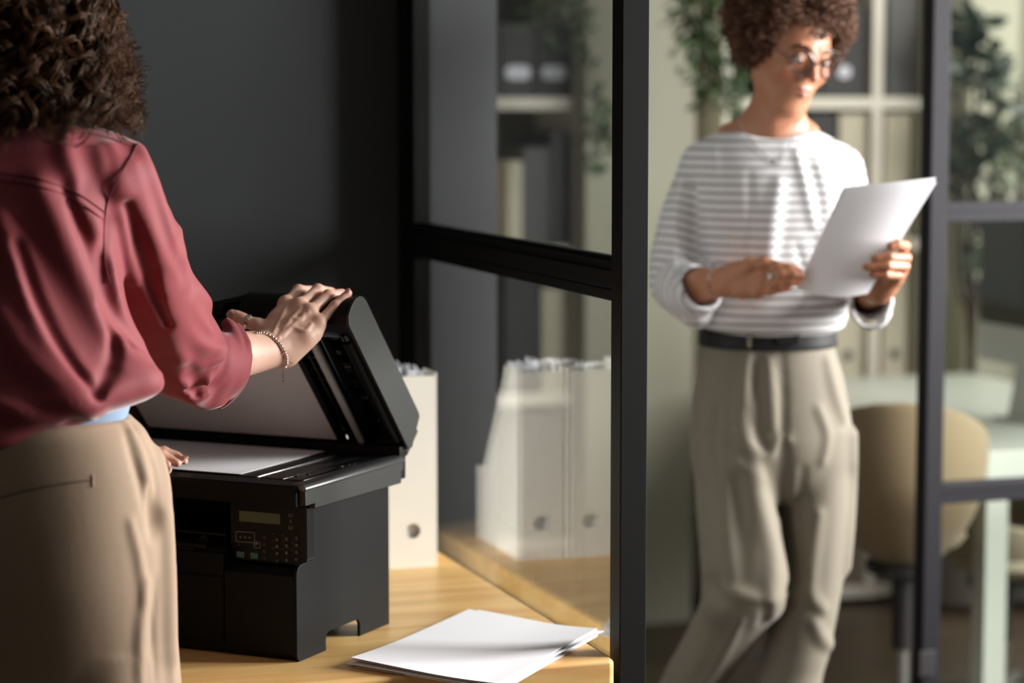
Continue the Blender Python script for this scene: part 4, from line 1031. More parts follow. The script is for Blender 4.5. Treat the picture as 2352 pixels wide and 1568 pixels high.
for pts, r in (([(640, 775), (668, 735), (690, 708)], .0022), ([(650, 770), (685, 735), (708, 718)], .0018), ([(628, 765), (645, 730), (660, 702)], .002),
               ([(645, 752), (660, 745), (668, 732), (690, 735), (697, 722)], .0018), ([(655, 765), (672, 752), (700, 760), (715, 745)], .0013)):
    rs.append(ridge(hs, pts, r, (3.7, 4.1), sink=.35, k=.006, n=4))
rs.append(ridge(hs, [(649, 838), (672, 836)], .002, (3.7, 4.1), 's', n=3))
apply(hs, rs)
V, Q = hs.mesh(.0015); V = relax(V, Q, 1, .4); parts = [(V, Q, 0)]; fa = [flush_attr(V, fl)]
nb = MB()
pt = fing[3][3]; ax = pt - fing[3][2]; nail(nb, pt + np.array([-.001, -.0045, .0045]), ax, np.array([-.15, -.65, .75]), .0056, .0046)
tt = thumb[3]; nail(nb, tt + np.array([-.001, -.0095, .0005]), tt - thumb[2], np.array([-.25, -.96, .15]), .0085, .0066)
# left arm, seen only as fingers on the original
sh2 = Shape()
lw = P(300, 1052, 3.86)
lf = [[P(345, 1036, 3.905), P(376, 1036, 3.915), P(405, 1046, 3.915), P(424, 1059, 3.905)], [P(340, 1044, 3.89), P(370, 1046, 3.90), P(392, 1056, 3.90), P(408, 1064, 3.895)],
      [P(336, 1054, 3.88), P(360, 1056, 3.885), P(372, 1062, 3.885), P(385, 1066, 3.88)], [P(328, 1062, 3.87), P(342, 1068, 3.87), P(352, 1072, 3.87), P(362, 1074, 3.87)]]
lt = [P(315, 1068, 3.84), P(345, 1076, 3.845), P(368, 1078, 3.85), P(384, 1079, 3.853)]
fl2 = hand(sh2, lw, lf, lt, rf=.0082)
lel = np.array([xat(60, 3.5), 3.56, 1.02]); lsh = np.array([xat(-300, 3.4), 3.50, 1.46])
sh2.chain([lel, lel * .4 + lw * .6, lw], [.043, .034, .026], k=.02)
V, Q = sh2.mesh(.003); V = relax(V, Q, 1, .4); parts.append((V, Q, 0)); fa.append(flush_attr(V, fl2))
nail(nb, lt[3] + np.array([.0, -.0085, .003]), lt[3] - lt[2], np.array([.0, -.9, .4]), .0075, .006)
nail(nb, lf[0][3] + np.array([.002, -.002, .0075]), lf[0][3] - lf[0][2], np.array([.2, -.2, .95]), .006, .005)
# trunk, neck, head, legs under the clothes
bs = Shape()
hc1 = P(50, 50, 3.44); Rh1 = rotm(PI - math.radians(28), math.radians(18), 0) @ FLIP
head(bs, hc1, Rh1)
bs.chain([hc1 + np.array([0, -.01, -.05]), P(35, 290, 3.41)], [.052, .058], k=.03)
V, Q = bs.mesh(.004); parts.append((V, Q, 0)); fa.append(np.zeros(len(V)))
bs = Shape()
zz = lambda py, Y=Y1: float(zat(py, Y))
bs.add(f_col([(1.05, -.86, -.52, 3.37, .1, .1), (1.2, -.82, -.57, 3.385, .09, .09), (1.40, -.86, -.57, 3.41, .095, .1), (1.50, -.80, -.62, 3.42, .06, .07), (1.56, -.75, -.66, 3.42, .05, .05)]), .02)
bs.chain([P(20, 300, 3.41), P(270, 420, 3.43), P(345, 690, 3.57), elb1], [.06, .05, .044, .043], k=.03); bs.chain([P(20, 300, 3.41), lsh, lel], [.06, .05, .043], k=.03)
for x0 in (-.79, -.61): bs.chain([(x0, 3.37, 1.0), (x0, 3.36, .55), (x0 - .0, 3.38, .08)], [.09, .055, .04], k=.03)
V, Q = bs.mesh(.008); parts.append((V, Q, 0)); fa.append(np.zeros(len(V)))
nv = mb_np(nb); parts.append((nv[0], nv[1], 1)); fa.append(np.zeros(len(nv[0])))
V, Q, mi = join_np(parts)
mesh_np('body', V, Q, [M['skin'], M['nail']], w1, off=O1, attrs={'flush': np.concatenate(fa)}, matidx=mi)

# shirt
s1 = Shape()
xr = lambda px: xat(px, Y1)
tk = []
for py, r_, cy, bf, bb in ((262, 120, 3.43, .07, .06), (300, 200, 3.425, .09, .075), (345, 262, 3.42, .108, .09), (430, 275, 3.41, .122, .10), (600, 272, 3.40, .13, .11), (700, 285, 3.39, .135, .12), (790, 322, 3.385, .14, .13), (850, 357, 3.38, .145, .135), (885, 368, 3.375, .148, .14), (910, 338, 3.37, .146, .14), (935, 268, 3.37, .143, .135), (962, 226, 3.365, .138, .13), (985, 200, 3.36, .13, .125), (1012, 150, 3.36, .12, .12)):
    tk.append((zz(py), xr(-40 - (r_ * .98)), xr(r_), cy, bf, bb))
s1.add(f_col(tk, n=2.15), .01)
s1.chain([P(55, 345, 3.42), P(248, 402, 3.43)], [.060, .056], k=.035); s1.chain([P(20, 345, 3.42), P(-290, 420, 3.48)], [.060, .056], k=.035)
s1.chain([P(250, 418, 3.43), P(300, 530, 3.475), P(322, 620, 3.53), P(345, 700, 3.585)], [.060, .068, .070, .070], k=.022)
s1.chain([P(345, 700, 3.585), P(392, 775, 3.635), P(420, 812, 3.665), P(468, 835, 3.70), P(492, 838, 3.72)], [.070, .072, .070, .061, .058], k=.02)
s1.chain([P(432, 862, 3.67), P(470, 890, 3.70)], [.036, .026], k=.018)
s1.chain([P(-290, 430, 3.48), lel * .5 + lsh * .5, lel, lel * .45 + lw * .55], [.06, .06, .055, .045], k=.03)
# rolled cuff
cu = spline([P(548, 752, 3.76), P(566, 790, 3.73), P(565, 840, 3.715), P(545, 892, 3.725), P(505, 925, 3.75), P(492, 905, 3.80), P(508, 840, 3.83), P(530, 780, 3.81), P(548, 752, 3.76)], 4)
s1.chain(list(cu), [.0095] * len(cu), k=.004)
cu2 = spline([P(524, 745, 3.755), P(543, 785, 3.72), P(540, 838, 3.700), P(520, 888, 3.705), P(484, 918, 3.725)], 4); s1.chain(list(cu2), [.0125] * len(cu2), k=.005)
s1.sub(f_cone(P(508, 832, 3.775), P(640, 805, 3.88), .043, .050), .005)
s1.sub(f_cone(P(500, 868, 3.765), P(600, 860, 3.86), .030, .034), .005)
s1.sub(f_cone(hc1, P(38, 262, 3.42), .02, .062), .01)
R1 = (3.1, 3.95)
rs = []
for pts, r in (
    ([(0, 505), (45, 620), (80, 720), (120, 800), (190, 870)], .012), ([(88, 435), (130, 520), (190, 660), (250, 770), (330, 860)], .013), ([(170, 460), (215, 520), (240, 590)], .009),
    ([(0, 720), (60, 820), (150, 900), (210, 930)], .012), ([(160, 300), (150, 350), (170, 410)], .008), ([(250, 340), (265, 385), (262, 430)], .009), ([(225, 350), (235, 400)], .007),
    ([(278, 420), (305, 520), (345, 640), (385, 740), (415, 820)], .011), ([(318, 345), (345, 420), (385, 520), (405, 590)], .010), ([(300, 380), (325, 470), (370, 590), (420, 690), (480, 760)], .009),
    ([(408, 480), (412, 560), (420, 640)], .008), ([(250, 620), (275, 720), (330, 800), (400, 860)], .010), ([(440, 665), (490, 715), (545, 760)], .010), ([(360, 640), (400, 720), (460, 790), (520, 800)], .008),
    ([(455, 880), (470, 900), (480, 860), (515, 812)], .007), ([(420, 870), (440, 905), (470, 925), (505, 922)], .010), ([(230, 905), (290, 880), (350, 880)], .010), ([(260, 840), (310, 850), (355, 865)], .008),
    ([(120, 920), (180, 935), (222, 952)], .009), ([(0, 930), (60, 950), (130, 960)], .010), ([(290, 440), (290, 540), (310, 640)], .007)):
    rs.append(ridge(s1, pts, r * .9, R1, sink=.42, k=r * 2.6))
for pts, r in (([(250, 520), (238, 600), (262, 700), (330, 795), (372, 862)], .009), ([(150, 430), (190, 540), (235, 660), (300, 790)], .006), ([(40, 560), (85, 690), (140, 800), (215, 900)], .006), ([(292, 470), (318, 560), (352, 660), (385, 740)], .007),
               ([(395, 600), (430, 690), (490, 745)], .005), ([(432, 868), (462, 872), (500, 850)], .006), ([(290, 872), (340, 872), (368, 872)], .004), ([(230, 700), (262, 800), (225, 910)], .006)):
    if r > .0055: rs.append(ridge(s1, pts, r, R1, 's', k=r * 2.6, cut=.6))
for pts, r in (([(512, 750), (524, 780), (524, 820), (514, 855), (490, 882), (455, 898), (428, 894)], .006), ([(440, 845), (452, 872), (450, 905)], .006)): rs.append(ridge(s1, pts, r, R1, 's', k=r * 1.6, cut=.25))
apply(s1, rs)
dirs1 = [(26, 8, -14, 0), (-12, 20, -22, 1.2), (38, 14, -18, 2.1), (8, -18, 30, .5), (44, -10, 20, 3)]
V, Q = s1.mesh(.0042, extra=(lambda p: waves(p, dirs1, .0042), .02)); V = relax(V, Q, 2, .5)
shirt1 = mesh_np('shirt', V, Q, M['shirt'], w1, off=O1); shirt1['label'] = 'brick red long sleeved shirt with rolled cuff'
def surf_line(sh, pts, Y, n=8, lift=.0008):
    out = []
    for x, y in spline(pts, n):
        p, a, ok = sh.hit(x, y, *Y)
        if ok: out.append(p - a * lift)
    return out
sm = MB()
for pts in ([(0, 396), (60, 404), (120, 420), (185, 448), (245, 490)], [(0, 412), (60, 420), (120, 437), (185, 466), (240, 506)]):
    l = surf_line(s1, pts, R1, 10, .0022); sm.tube([tuple(q) for q in l], .0011, 5)
sm.build('yoke_seam', M['seam'], w1, off=O1)
sm = MB(); l = surf_line(s1, [(318, 326), (300, 362), (272, 410), (250, 455), (240, 510), (240, 590), (252, 650)], R1, 10, .0018); sm.tube([tuple(q) for q in l], .0012, 5); sm.build('armhole_seam', M['seam'], w1, off=O1)

# trousers
Y1h = 3.36; xh = lambda px: xat(px, Y1h); zh = lambda py: float(zat(py, Y1h))
t1 = Shape(); tk = []
for py, r_, l_, b_ in ((957, 283, -225, .118), (968, 292, -235, .122), (1000, 322, -258, .128), (1080, 352, -288, .138), (1180, 368, -300, .145), (1300, 378, -300, .145), (1400, 384, -296, .138), (1500, 388, -290, .13), (1600, 391, -285, .125)):
    tk.append((zh(py), xh(l_), xh(r_), 3.365, b_, b_))
t1.add(f_col(tk, n=2.3), .01)
for r_, l_ in ((388, 55), (35, -300)):
    tk = [(zh(py), xh((r_ + l_) / 2 - w), xh((r_ + l_) / 2 + w), cy, b_, b_) for py, w, cy, b_ in ((1480, 150, 3.365, .11), (1580, 166, 3.365, .12), (1700, 165, 3.36, .115), (2100, 150, 3.35, .10), (2500, 135, 3.36, .10), (2790, 128, 3.37, .10))]
    t1.add(f_col(tk, n=2.2), .012)
t1.sub(f_col([(zh(966), xh(-215), xh(272), 3.365, .105, .105), (zh(940), xh(-215), xh(272), 3.365, .105, .105)]), .004)
RT = (3.0, 3.6); rs = []
for pts, r in (([(292, 978), (320, 1040), (338, 1120), (342, 1180)], .006), ([(352, 1010), (372, 1100), (378, 1200), (382, 1320), (388, 1500)], .010), ([(375, 1180), (385, 1350), (392, 1560)], .008), ([(300, 1200), (320, 1290), (330, 1380)], .005),
               ([(322, 1568), (322, 1450), (335, 1330)], .005), ([(60, 960), (90, 1000), (180, 985), (270, 965)], .004)):
    rs.append(ridge(t1, pts, r, RT, sink=.5, k=r * 2.4))
for pts, r in (([(300, 965), (328, 1005), (352, 1060), (362, 1120), (364, 1160)], .0065), ([(350, 1125), (352, 1180), (355, 1225)], .012), ([(288, 985), (306, 1050), (325, 1120), (336, 1182)], .006), ([(360, 1568), (352, 1450), (362, 1330)], .005)):
    rs.append(ridge(t1, pts, r, RT, 's', k=r * 1.2, cut=.3 if r < .01 else -.2))
apply(t1, rs)
dirs2 = [(16, 6, 9, 0), (-10, 12, 14, 1.2), (28, 8, -12, 2.1), (6, -14, 22, .5)]
V, Q = t1.mesh(.0045, extra=(lambda p: waves(p, dirs2, .0014), .02)); V = relax(V, Q, 2, .5)
tr1 = mesh_np('trousers', V, Q, M['trouser_tan'], w1, off=O1); tr1['label'] = 'tan high waisted cotton trousers with a welt back pocket'
M['pendant'] = mat('tarnished chain', (.10, .10, .095, 1), .5, metal=.5)
M['welt'] = mat('dark tan stitching', (.13, .085, .052, 1), .9)
sm = MB(); l = surf_line(t1, [(0, 1143), (60, 1127), (130, 1113), (213, 1102)], RT, 8, .0002); sm.tube([tuple(q) for q in l], .0013, 6); sm.build('back_pocket', M['welt'], w1, off=O1)
sm = MB(); l = surf_line(t1, [(213, 1090), (214, 1118)], RT, 4, .0006); sm.tube([tuple(q) for q in l], .0012, 6); l = surf_line(t1, [(0, 1136), (60, 1120), (130, 1106), (213, 1096)], RT, 8, .0002); sm.tube([tuple(q) for q in l], .0008, 5); sm.build('pocket_stitching', M['trouser_tan'], w1, off=O1)
us = Shape(); us.add(f_col([(zh(985), xh(-210), xh(268), 3.37, .10, .10), (zh(900), xh(-210), xh(292), 3.37, .112, .11), (zh(860), xh(-210), xh(290), 3.37, .11, .11)]), .01)
V, Q = us.mesh(.005); mesh_np('undershirt', V, Q, M['undershirt'], w1, off=O1)
for x0, lr in ((xh(222), 'r'), (xh(-132), 'l')):
    s_ = Shape(); s_.chain([(x0, 3.34, .045), (x0 + .05, 3.45, .035), (x0 + .07, 3.52, .028)], [.042, .042, .03], k=.02); s_.sub((lambda p: p[..., 2] - .0, np.array([-2, 3, -.1]), np.array([0, 4, .0])), .001)
    V, Q = s_.mesh(.006); mesh_np('shoe', V, Q, M['shoe'], w1, off=O1)
# bracelet of round beads, ring on the thumb
axf = (wrist1 - elb1) / np.linalg.norm(wrist1 - elb1)
bc = [(590, 766), (602, 766), (614, 769), (625, 775), (634, 783), (642, 791), (648, 801), (653, 811), (656, 822), (656, 833), (653, 843), (648, 850), (640, 855), (630, 858), (619, 859)]
bl = [];
for x, y in spline(bc, 8):
    p, a, ok = hs.hit(x, y, 3.7, 4.0)
    if ok and (not bl or np.linalg.norm(p - bl[-1]) > .0048): bl.append(p)
bb_ = MB(); bctr = sum(bl) / len(bl); wax = P(624, 803, 3.84)
for p in bl: bb_.ball(p - (wax - p) / np.linalg.norm(wax - p) * .002 + nrm_out(p) * .0012, .0029, u=10, v=7)
back = [wax + (p - wax) - 2 * nrm_out(wax) * ((p - wax) @ nrm_out(wax)) for p in bl]
for p in back: bb_.ball(p, .0024, u=8, v=6)
bb_.build('bracelet', M['rose'], w1, off=O1)['label'] = 'beaded rose silver bracelet'
bb_ = MB(); p0 = P(650, 850, 3.835)
for i in range(9): c_ = p0 + np.array([0, 0, -.0022 * i]); bb_.tube([(c_[0] + .0011 * math.cos(a) * (1 if i % 2 else .3), c_[1] + .0011 * math.cos(a) * (.3 if i % 2 else 1), c_[2] + .0016 * math.sin(a)) for a in np.linspace(0, 2 * PI, 9)[:-1]], .0004, 5, closed=True)
bb_.build('bracelet_chain', M['rose'], w1, off=O1)
ta = thumb[2] - thumb[1]; ta /= np.linalg.norm(ta); tc_ = thumb[1] * .38 + thumb[2] * .62
x_ = np.cross(ta, [0, 0, 1.]); x_ /= np.linalg.norm(x_); y_ = np.cross(ta, x_); bb_ = MB(); rings = []
prof = [(.0122, -.0026), (.0131, -.0024), (.0131, .0024), (.0122, .0026)]
RM_ = Matrix((x_, y_, ta)).transposed().to_4x4()
bb_.lathe([(.0112, -.0026), (.0126, -.0026), (.0130, -.0016), (.0130, .0016), (.0126, .0026), (.0112, .0026)], tuple(tc_), 32, mp=RM_); bb_.build('thumb_ring', M['silver'], w1, off=O1)

# hair: dark curls
g = np.random.default_rng(5)
def curls_long(nl, ns, m_=54):
    C = []; R_ = []; tone = []
    for i in range(nl):
        ph = g.uniform(-PI, .55) if i % 5 else g.uniform(.3, PI)      # -pi/2 = towards the camera
        lay = g.uniform(.62, 1.0) ** .6; zt, zb_ = 1.80 + g.uniform(-.06, .04), 1.562 + g.normal() * .018 + (.02 if g.random() < .3 else 0)
        t = np.linspace(0, 1, m_); z = zt + (zb_ - zt) * t
        rad = np.interp(z, [1.55, 1.60, 1.65, 1.72, 1.80, 1.86], [.164, .152, .136, .131, .114, .05]) * lay
        zs = 1.0 - .0 * t; phi = ph + .30 * np.sin(g.uniform(3, 7) * t + g.uniform(0, 6)) * g.uniform(0, 1)
        cx = hc1[0] + .002 + rad * np.cos(phi); cy = 3.435 + rad * .92 * np.sin(phi)
        am = g.uniform(.007, .019) * (.55 + .6 * t); turns = g.uniform(2.6, 6.0); w0 = g.uniform(0, 6.28); sg = g.choice([-1, 1])
        am = am * (1 + .4 * np.sin(9 * t + w0)); hph = w0 + sg * 2 * PI * turns * t + .8 * np.sin(5 * t + w0)
        base = np.stack([cx, cy, z], -1); er = np.stack([np.cos(phi), np.sin(phi), 0 * phi], -1); et = np.stack([-np.sin(phi), np.cos(phi), 0 * phi], -1)
        tn = np.clip(g.normal(.35, .3), 0, 1)
        for j in range(ns):
            o = g.normal(size=3) * .0019; a2 = am * g.uniform(.8, 1.18); dp = g.normal() * .2
            C.append(base + o + er * (a2 * np.cos(hph + dp))[:, None] + et * (a2 * np.sin(hph + dp))[:, None] + np.array([0, 0, 1.]) * (a2 * .5 * np.sin(2 * hph + dp))[:, None])
            R_.append(.0005 * (1.15 - .8 * t ** 3)); tone.append(np.clip(tn + g.normal() * .12, 0, 1))
    for i in range(70):                                              # stray hairs at the outline
        ph = g.uniform(-.5, .3); t = np.linspace(0, 1, m_); z = g.uniform(1.64, 1.72) + (g.uniform(1.555, 1.62) - 1.68) * t; rad = .138 + .026 * t + g.uniform(0, .012)
        a2 = g.uniform(.006, .014) * t ** .5; h_ = g.uniform(0, 6) + 2 * PI * g.uniform(2, 4.5) * t
        C.append(np.stack([hc1[0] + (rad + a2 * np.cos(h_)) * np.cos(ph), 3.435 + (rad + a2 * np.sin(h_)) * np.sin(ph), z + a2 * np.sin(h_) * .7], -1)); R_.append(np.full(m_, .00042)); tone.append(.6)
    return np.array(C), np.array(R_), np.array(tone)
C, R_, tone = curls_long(330, 11)
V, Q = strands(C, R_, 3); tn = np.repeat(tone, C.shape[1] * 3)
hcore = Shape(); hcore.add(f_ell(hc1 + np.array([0, -.012, .03]), (.112, .11, .118)), .02); hcore.add(f_cone(hc1 + np.array([0, -.02, -.03]), hc1 + np.array([0, -.02, -.095]), .10, .095), .03)
Vc, Qc = hcore.mesh(.008); Vh, Qh, _ = join_np([(V, Q, 0), (Vc, Qc, 0)])
mesh_np('hair', Vh, Qh, M['hair_dark'], w1, off=O1, attrs={'tone': np.concatenate([tn, np.zeros(len(Vc))])})

# ------------------------------------------------------------------ woman reading papers
Y2 = 4.85
w2 = empty('person', (xat(1780, Y2), Y2, 0)); O2 = np.array(w2.location)
tag(w2, 'person with curly hair and round glasses, in striped top, reading papers in the doorway', 'person')
hc2 = P(1812, 118, Y2 - .02); Rh2 = rotm(math.radians(30), math.radians(20), math.radians(7)) @ FLIP
parts = []; fa = []
hd = Shape(); g2 = head(hd, hc2, Rh2)
hd.chain([hc2 + np.array([-.012, .012, -.07]), P(1772, 285, Y2 - .0), P(1770, 330, Y2 + .01)], [.050, .054, .062], k=.03)
hd.chain([P(1772, 300, Y2), P(1680, 315, Y2)], [.05, .03], k=.03); hd.chain([P(1772, 300, Y2), P(1850, 312, Y2)], [.05, .03], k=.03)
V, Q = hd.mesh(.0025); V = relax(V, Q, 1, .4); parts.append((V, Q, 0)); fa.append(flush_attr(V, [g2(.042, .075, -.022), g2(-.042, .075, -.022), g2(0, .108, -.02)], .016) * .7)
# hands
q = lambda x, y, Y: P(x, y, Y)
A = Shape()
rw = q(1664, 646, 4.66); rf_ = [[q(1752, 622, 4.60), q(1785, 612, 4.575), q(1812, 615, 4.57), q(1834, 622, 4.575)], [q(1755, 638, 4.598), q(1795, 629, 4.568), q(1822, 630, 4.565), q(1842, 634, 4.57)],
      [q(1750, 655, 4.60), q(1788, 648, 4.572), q(1815, 646, 4.568), q(1834, 647, 4.572)], [q(1740, 670, 4.61), q(1770, 668, 4.585), q(1793, 663, 4.58), q(1812, 660, 4.58)]]
rt = [q(1690, 622, 4.63), q(1722, 606, 4.60), q(1756, 604, 4.585), q(1782, 610, 4.585)]
f1 = hand(A, rw, rf_, rt, rf=.0098, kf=.004, palm_r=.0135)
rel = q(1560, 668, 4.80); A.chain([rel, rw * .55 + rel * .45, rw], [.042, .036, .027], k=.02)
V, Q = A.mesh(.003); parts.append((V, Q, 0)); fa.append(flush_attr(V, f1))
A = Shape()
lw2 = q(2018, 664, 4.63); lf2 = [[q(2066, 590, 4.585), q(2079, 566, 4.56), q(2062, 560, 4.525), q(2044, 565, 4.52)], [q(2070, 606, 4.585), q(2081, 592, 4.55), q(2045, 590, 4.520), q(2008, 594, 4.520)],
      [q(2068, 622, 4.59), q(2078, 612, 4.55), q(2040, 610, 4.518), q(1988, 613, 4.520)], [q(2058, 640, 4.60), q(2068, 632, 4.56), q(2036, 630, 4.525), q(2002, 630, 4.525)]]
lt2 = [q(2015, 645, 4.62), q(2020, 625, 4.61), q(2012, 600, 4.60), q(2005, 582, 4.595)]
f2 = hand(A, lw2, lf2, lt2, rf=.0095, kf=.003, palm_r=.013)
A.chain([q(2000, 640, 4.79), q(1996, 672, 4.70), lw2], [.04, .033, .026], k=.02)
V, Q = A.mesh(.003); parts.append((V, Q, 0)); fa.append(flush_attr(V, f2))
bs = Shape(); z2 = lambda py: float(zat(py, Y2)); x2 = lambda px: xat(px, Y2)
bs.add(f_col([(z2(820), x2(1640), x2(1900), 4.85, .09, .09), (z2(600), x2(1640), x2(1920), 4.85, .09, .09), (z2(400), x2(1620), x2(1930), 4.86, .09, .09), (z2(340), x2(1680), x2(1870), 4.86, .06, .06)]), .02)
bs.chain([q(1640, 385, 4.86), q(1562, 640, 4.83), rel], [.045, .042, .042], k=.02); bs.chain([q(1905, 390, 4.86), q(2000, 640, 4.79)], [.045, .04], k=.02)
for a, b_, c_, e_ in (((x2(1710), 4.85, z2(920)), (x2(1714), 4.80, z2(1330)), (x2(1622), 4.93, z2(1568)), (x2(1520), 4.98, .09)), ((x2(1870), 4.86, z2(920)), (x2(1876), 4.86, z2(1300)), (x2(1828), 4.87, z2(1568)), (x2(1808), 4.87, .09))): bs.chain([a, b_, c_, e_], [.06, .045, .038, .03], k=.02)
V, Q = bs.mesh(.009); parts.append((V, Q, 0)); fa.append(np.zeros(len(V)))
eb = MB()
for s in (-1, 1): eb.ball(g2(s * .032, .0785, .0095), .0098, u=14, v=10)
nv = mb_np(eb); parts.append((nv[0], nv[1], 1)); fa.append(np.zeros(len(nv[0])))
eb = MB()
for s in (-1, 1): eb.ball(g2(s * .032, .0862, .0045), .0046, u=12, v=8)
nv = mb_np(eb); parts.append((nv[0], nv[1], 2)); fa.append(np.zeros(len(nv[0])))
V, Q, mi = join_np(parts); fa = np.concatenate(fa)
body2 = mesh_np('body', V, Q, [M['skin_tan'], M['eye'], M['iris'], M['lip']], w2, off=O2, attrs={'flush': fa}, matidx=mi)
# lips and lids coloured by material on the face surface
lipb = MB()
for s_ in (-1, 1):
    pass
lp = Shape(); lp.chain([g2(-.022, .0805, -.0505), g2(-.008, .0895, -.0480), g2(.008, .0895, -.0480), g2(.022, .0805, -.0505)], [.0022, .0046, .0046, .0022], k=.003); lp.chain([g2(-.019, .081, -.0555), g2(0, .0898, -.0602), g2(.019, .081, -.0555)], [.0022, .0056, .0022], k=.002)
V, Q = lp.mesh(.0012); mesh_np('lips', V, Q, M['lip'], w2, off=O2)
hb = MB()
for s in (-1, 1): hb.tube([g2(s * .016, .0915, .0315), g2(s * .030, .0905, .037), g2(s * .046, .081, .034), g2(s * .054, .070, .027)], [.0022, .003, .0024, .001], 6)
hb.build('eyebrows', M['glasses'], w2, off=O2)
# spectacles
sp = MB()
for s in (-1, 1):
    sp.tube([g2(s * .0335 + .0235 * math.cos(a), .1015 - .010 * abs((.0335 + s * .0235 * math.cos(a)) / .05) ** 2 + .002, .004 + .0225 * math.sin(a)) for a in np.linspace(0, 2 * PI, 29)[:-1]], .0024, 6, closed=True)
    sp.tube([g2(s * .057, .090, .010), g2(s * .074, .060, .012), g2(s * .077, .0, .012), g2(s * .076, -.02, .0)], .0016, 6)
sp.tube([g2(-.0105, .1035, .009), g2(0, .107, .012), g2(.0105, .1035, .009)], .0015, 6)
spo = sp.build('spectacles', M['glasses'], w2, off=O2)
for s in (-1, 1):
    ln = MB(); n_ = 24; pr_ = [(g2(s * .0335 + .023 * math.cos(a), .1015 - .010 * abs((.0335 + s * .023 * math.cos(a)) / .05) ** 2 + .002, .004 + .022 * math.sin(a))) for a in np.linspace(0, 2 * PI, n_ + 1)[:-1]]
    bk = [p - Rh2 @ np.array([0, .0012, 0]) for p in pr_]
    ln.quads(pr_ + bk, [tuple(range(n_)), tuple(range(2 * n_ - 1, n_ - 1, -1))] + [(i, n_ + i, n_ + (i + 1) % n_, (i + 1) % n_) for i in range(n_)])
    lo_ = ln.build('lens', M['lens'], None, off=O2); lo_.parent = spo
# necklace and rings
nk = MB(); npts = [(1692, 270), (1705, 296), (1730, 330), (1760, 358), (1790, 378), (1806, 350), (1822, 315), (1835, 285)]

# striped shirt
s2 = Shape(); tk = []
for py, l_, r_, cy, bf, bb in ((292, 1690, 1852, 4.86, .07, .06), (310, 1640, 1890, 4.86, .085, .075), (345, 1600, 1935, 4.86, .10, .09), (400, 1597, 1958, 4.85, .115, .10), (500, 1600, 1968, 4.845, .125, .105), (600, 1605, 1955, 4.845, .125, .105), (680, 1600, 1950, 4.845, .125, .11), (715, 1600, 1952, 4.845, .13, .115), (742, 1610, 1945, 4.845, .132, .112), (757, 1630, 1925, 4.845, .120, .10), (768, 1655, 1890, 4.85, .10, .09)):
    tk.append((z2(py), x2(l_), x2(r_), cy, bf, bb))
s2.add(f_col(tk, n=2.2), .01)
s2.chain([q(1730, 345, 4.86), q(1622, 378, 4.86)], [.045, .048], k=.03); s2.chain([q(1830, 345, 4.86), q(1925, 390, 4.86)], [.045, .048], k=.03)
s2.chain([q(1622, 385, 4.86), q(1578, 500, 4.845), q(1560, 600, 4.83), q(1562, 648, 4.815)], [.052, .056, .058, .058], k=.014)
s2.chain([q(1562, 650, 4.815), q(1580, 664, 4.76), q(1608, 664, 4.715)], [.058, .055, .050], k=.014)
s2.chain([q(1580, 700, 4.78), q(1600, 722, 4.75)], [.034, .028], k=.02)
s2.chain([q(1925, 395, 4.86), q(1955, 500, 4.85), q(1975, 590, 4.82), q(1985, 645, 4.79)], [.050, .050, .050, .05], k=.014)
s2.chain([q(1985, 640, 4.79), q(1996, 676, 4.71), q(1999, 686, 4.675)], [.050, .045, .043], k=.015)
s2.sub(f_cone(q(1600, 660, 4.72), q(1660, 648, 4.62), .040, .043), .005)
s2.sub(f_cone(q(1995, 675, 4.72), q(2004, 700, 4.60), .036, .038), .005)
ring_c = q(1999, 692, 4.665)
s2.chain([ring_c + np.array([.0385 * math.cos(a), -.0 + .012 * math.sin(a), .048 * math.sin(a) - .004]) for a in np.linspace(0, 2 * PI, 17)], [.0058] * 17, k=.004)
s2.sub(f_ell(hc2 + np.array([-.035, .01, -.155]), (.072, .07, .028)), .01)
R2_ = (4.5, 5.0); rs = []
for pts, r in (([(1640, 345), (1650, 440), (1670, 540)], .008), ([(1610, 420), (1625, 520), (1635, 620)], .008), ([(1790, 420), (1775, 500), (1765, 580), (1760, 620)], .010), ([(1880, 380), (1900, 470), (1890, 560)], .009), ([(1940, 380), (1965, 460), (1975, 540)], .006),
               ([(1570, 400), (1555, 480), (1550, 560), (1545, 620)], .007), ([(1640, 745), (1740, 730), (1840, 745), (1930, 730)], .008), ([(1700, 700), (1780, 712), (1880, 700)], .007), ([(1550, 640), (1575, 690), (1600, 730)], .006), ([(1830, 350), (1850, 430), (1870, 520)], .007)):
    rs.append(ridge(s2, pts, r, R2_, sink=.45, k=r * 2.2))
for pts, r in (([(1592, 410), (1597, 500), (1598, 600), (1590, 640)], .009), ([(1720, 400), (1725, 500), (1715, 600)], .006), ([(1650, 500), (1690, 600), (1700, 640)], .005), ([(1830, 560), (1845, 620), (1850, 700)], .005), ([(1660, 690), (1720, 700), (1760, 690)], .005)):
    rs.append(ridge(s2, pts, r, R2_, 's', k=r * 2))
apply(s2, rs)
dirs3 = [(20, 8, -10, 0), (-14, 16, -20, 1.2), (30, 10, 12, 2.1), (8, -18, 26, .5)]
V, Q = s2.mesh(.005, extra=(lambda p: waves(p, dirs3, .0028), .02)); V = relax(V, Q, 1, .5)
segs = [(q(1622, 385, 4.86), q(1562, 648, 4.815), .068, 0), (q(1562, 650, 4.815), q(1608, 664, 4.715), .066, .235), (q(1925, 395, 4.86), q(1985, 640, 4.79), .056, 0), (q(1985, 640, 4.79), q(1999, 686, 4.675), .056, .225)]
st_ = (z2(300) - V[:, 2]) / .0172; best = np.full(len(V), 1.0)
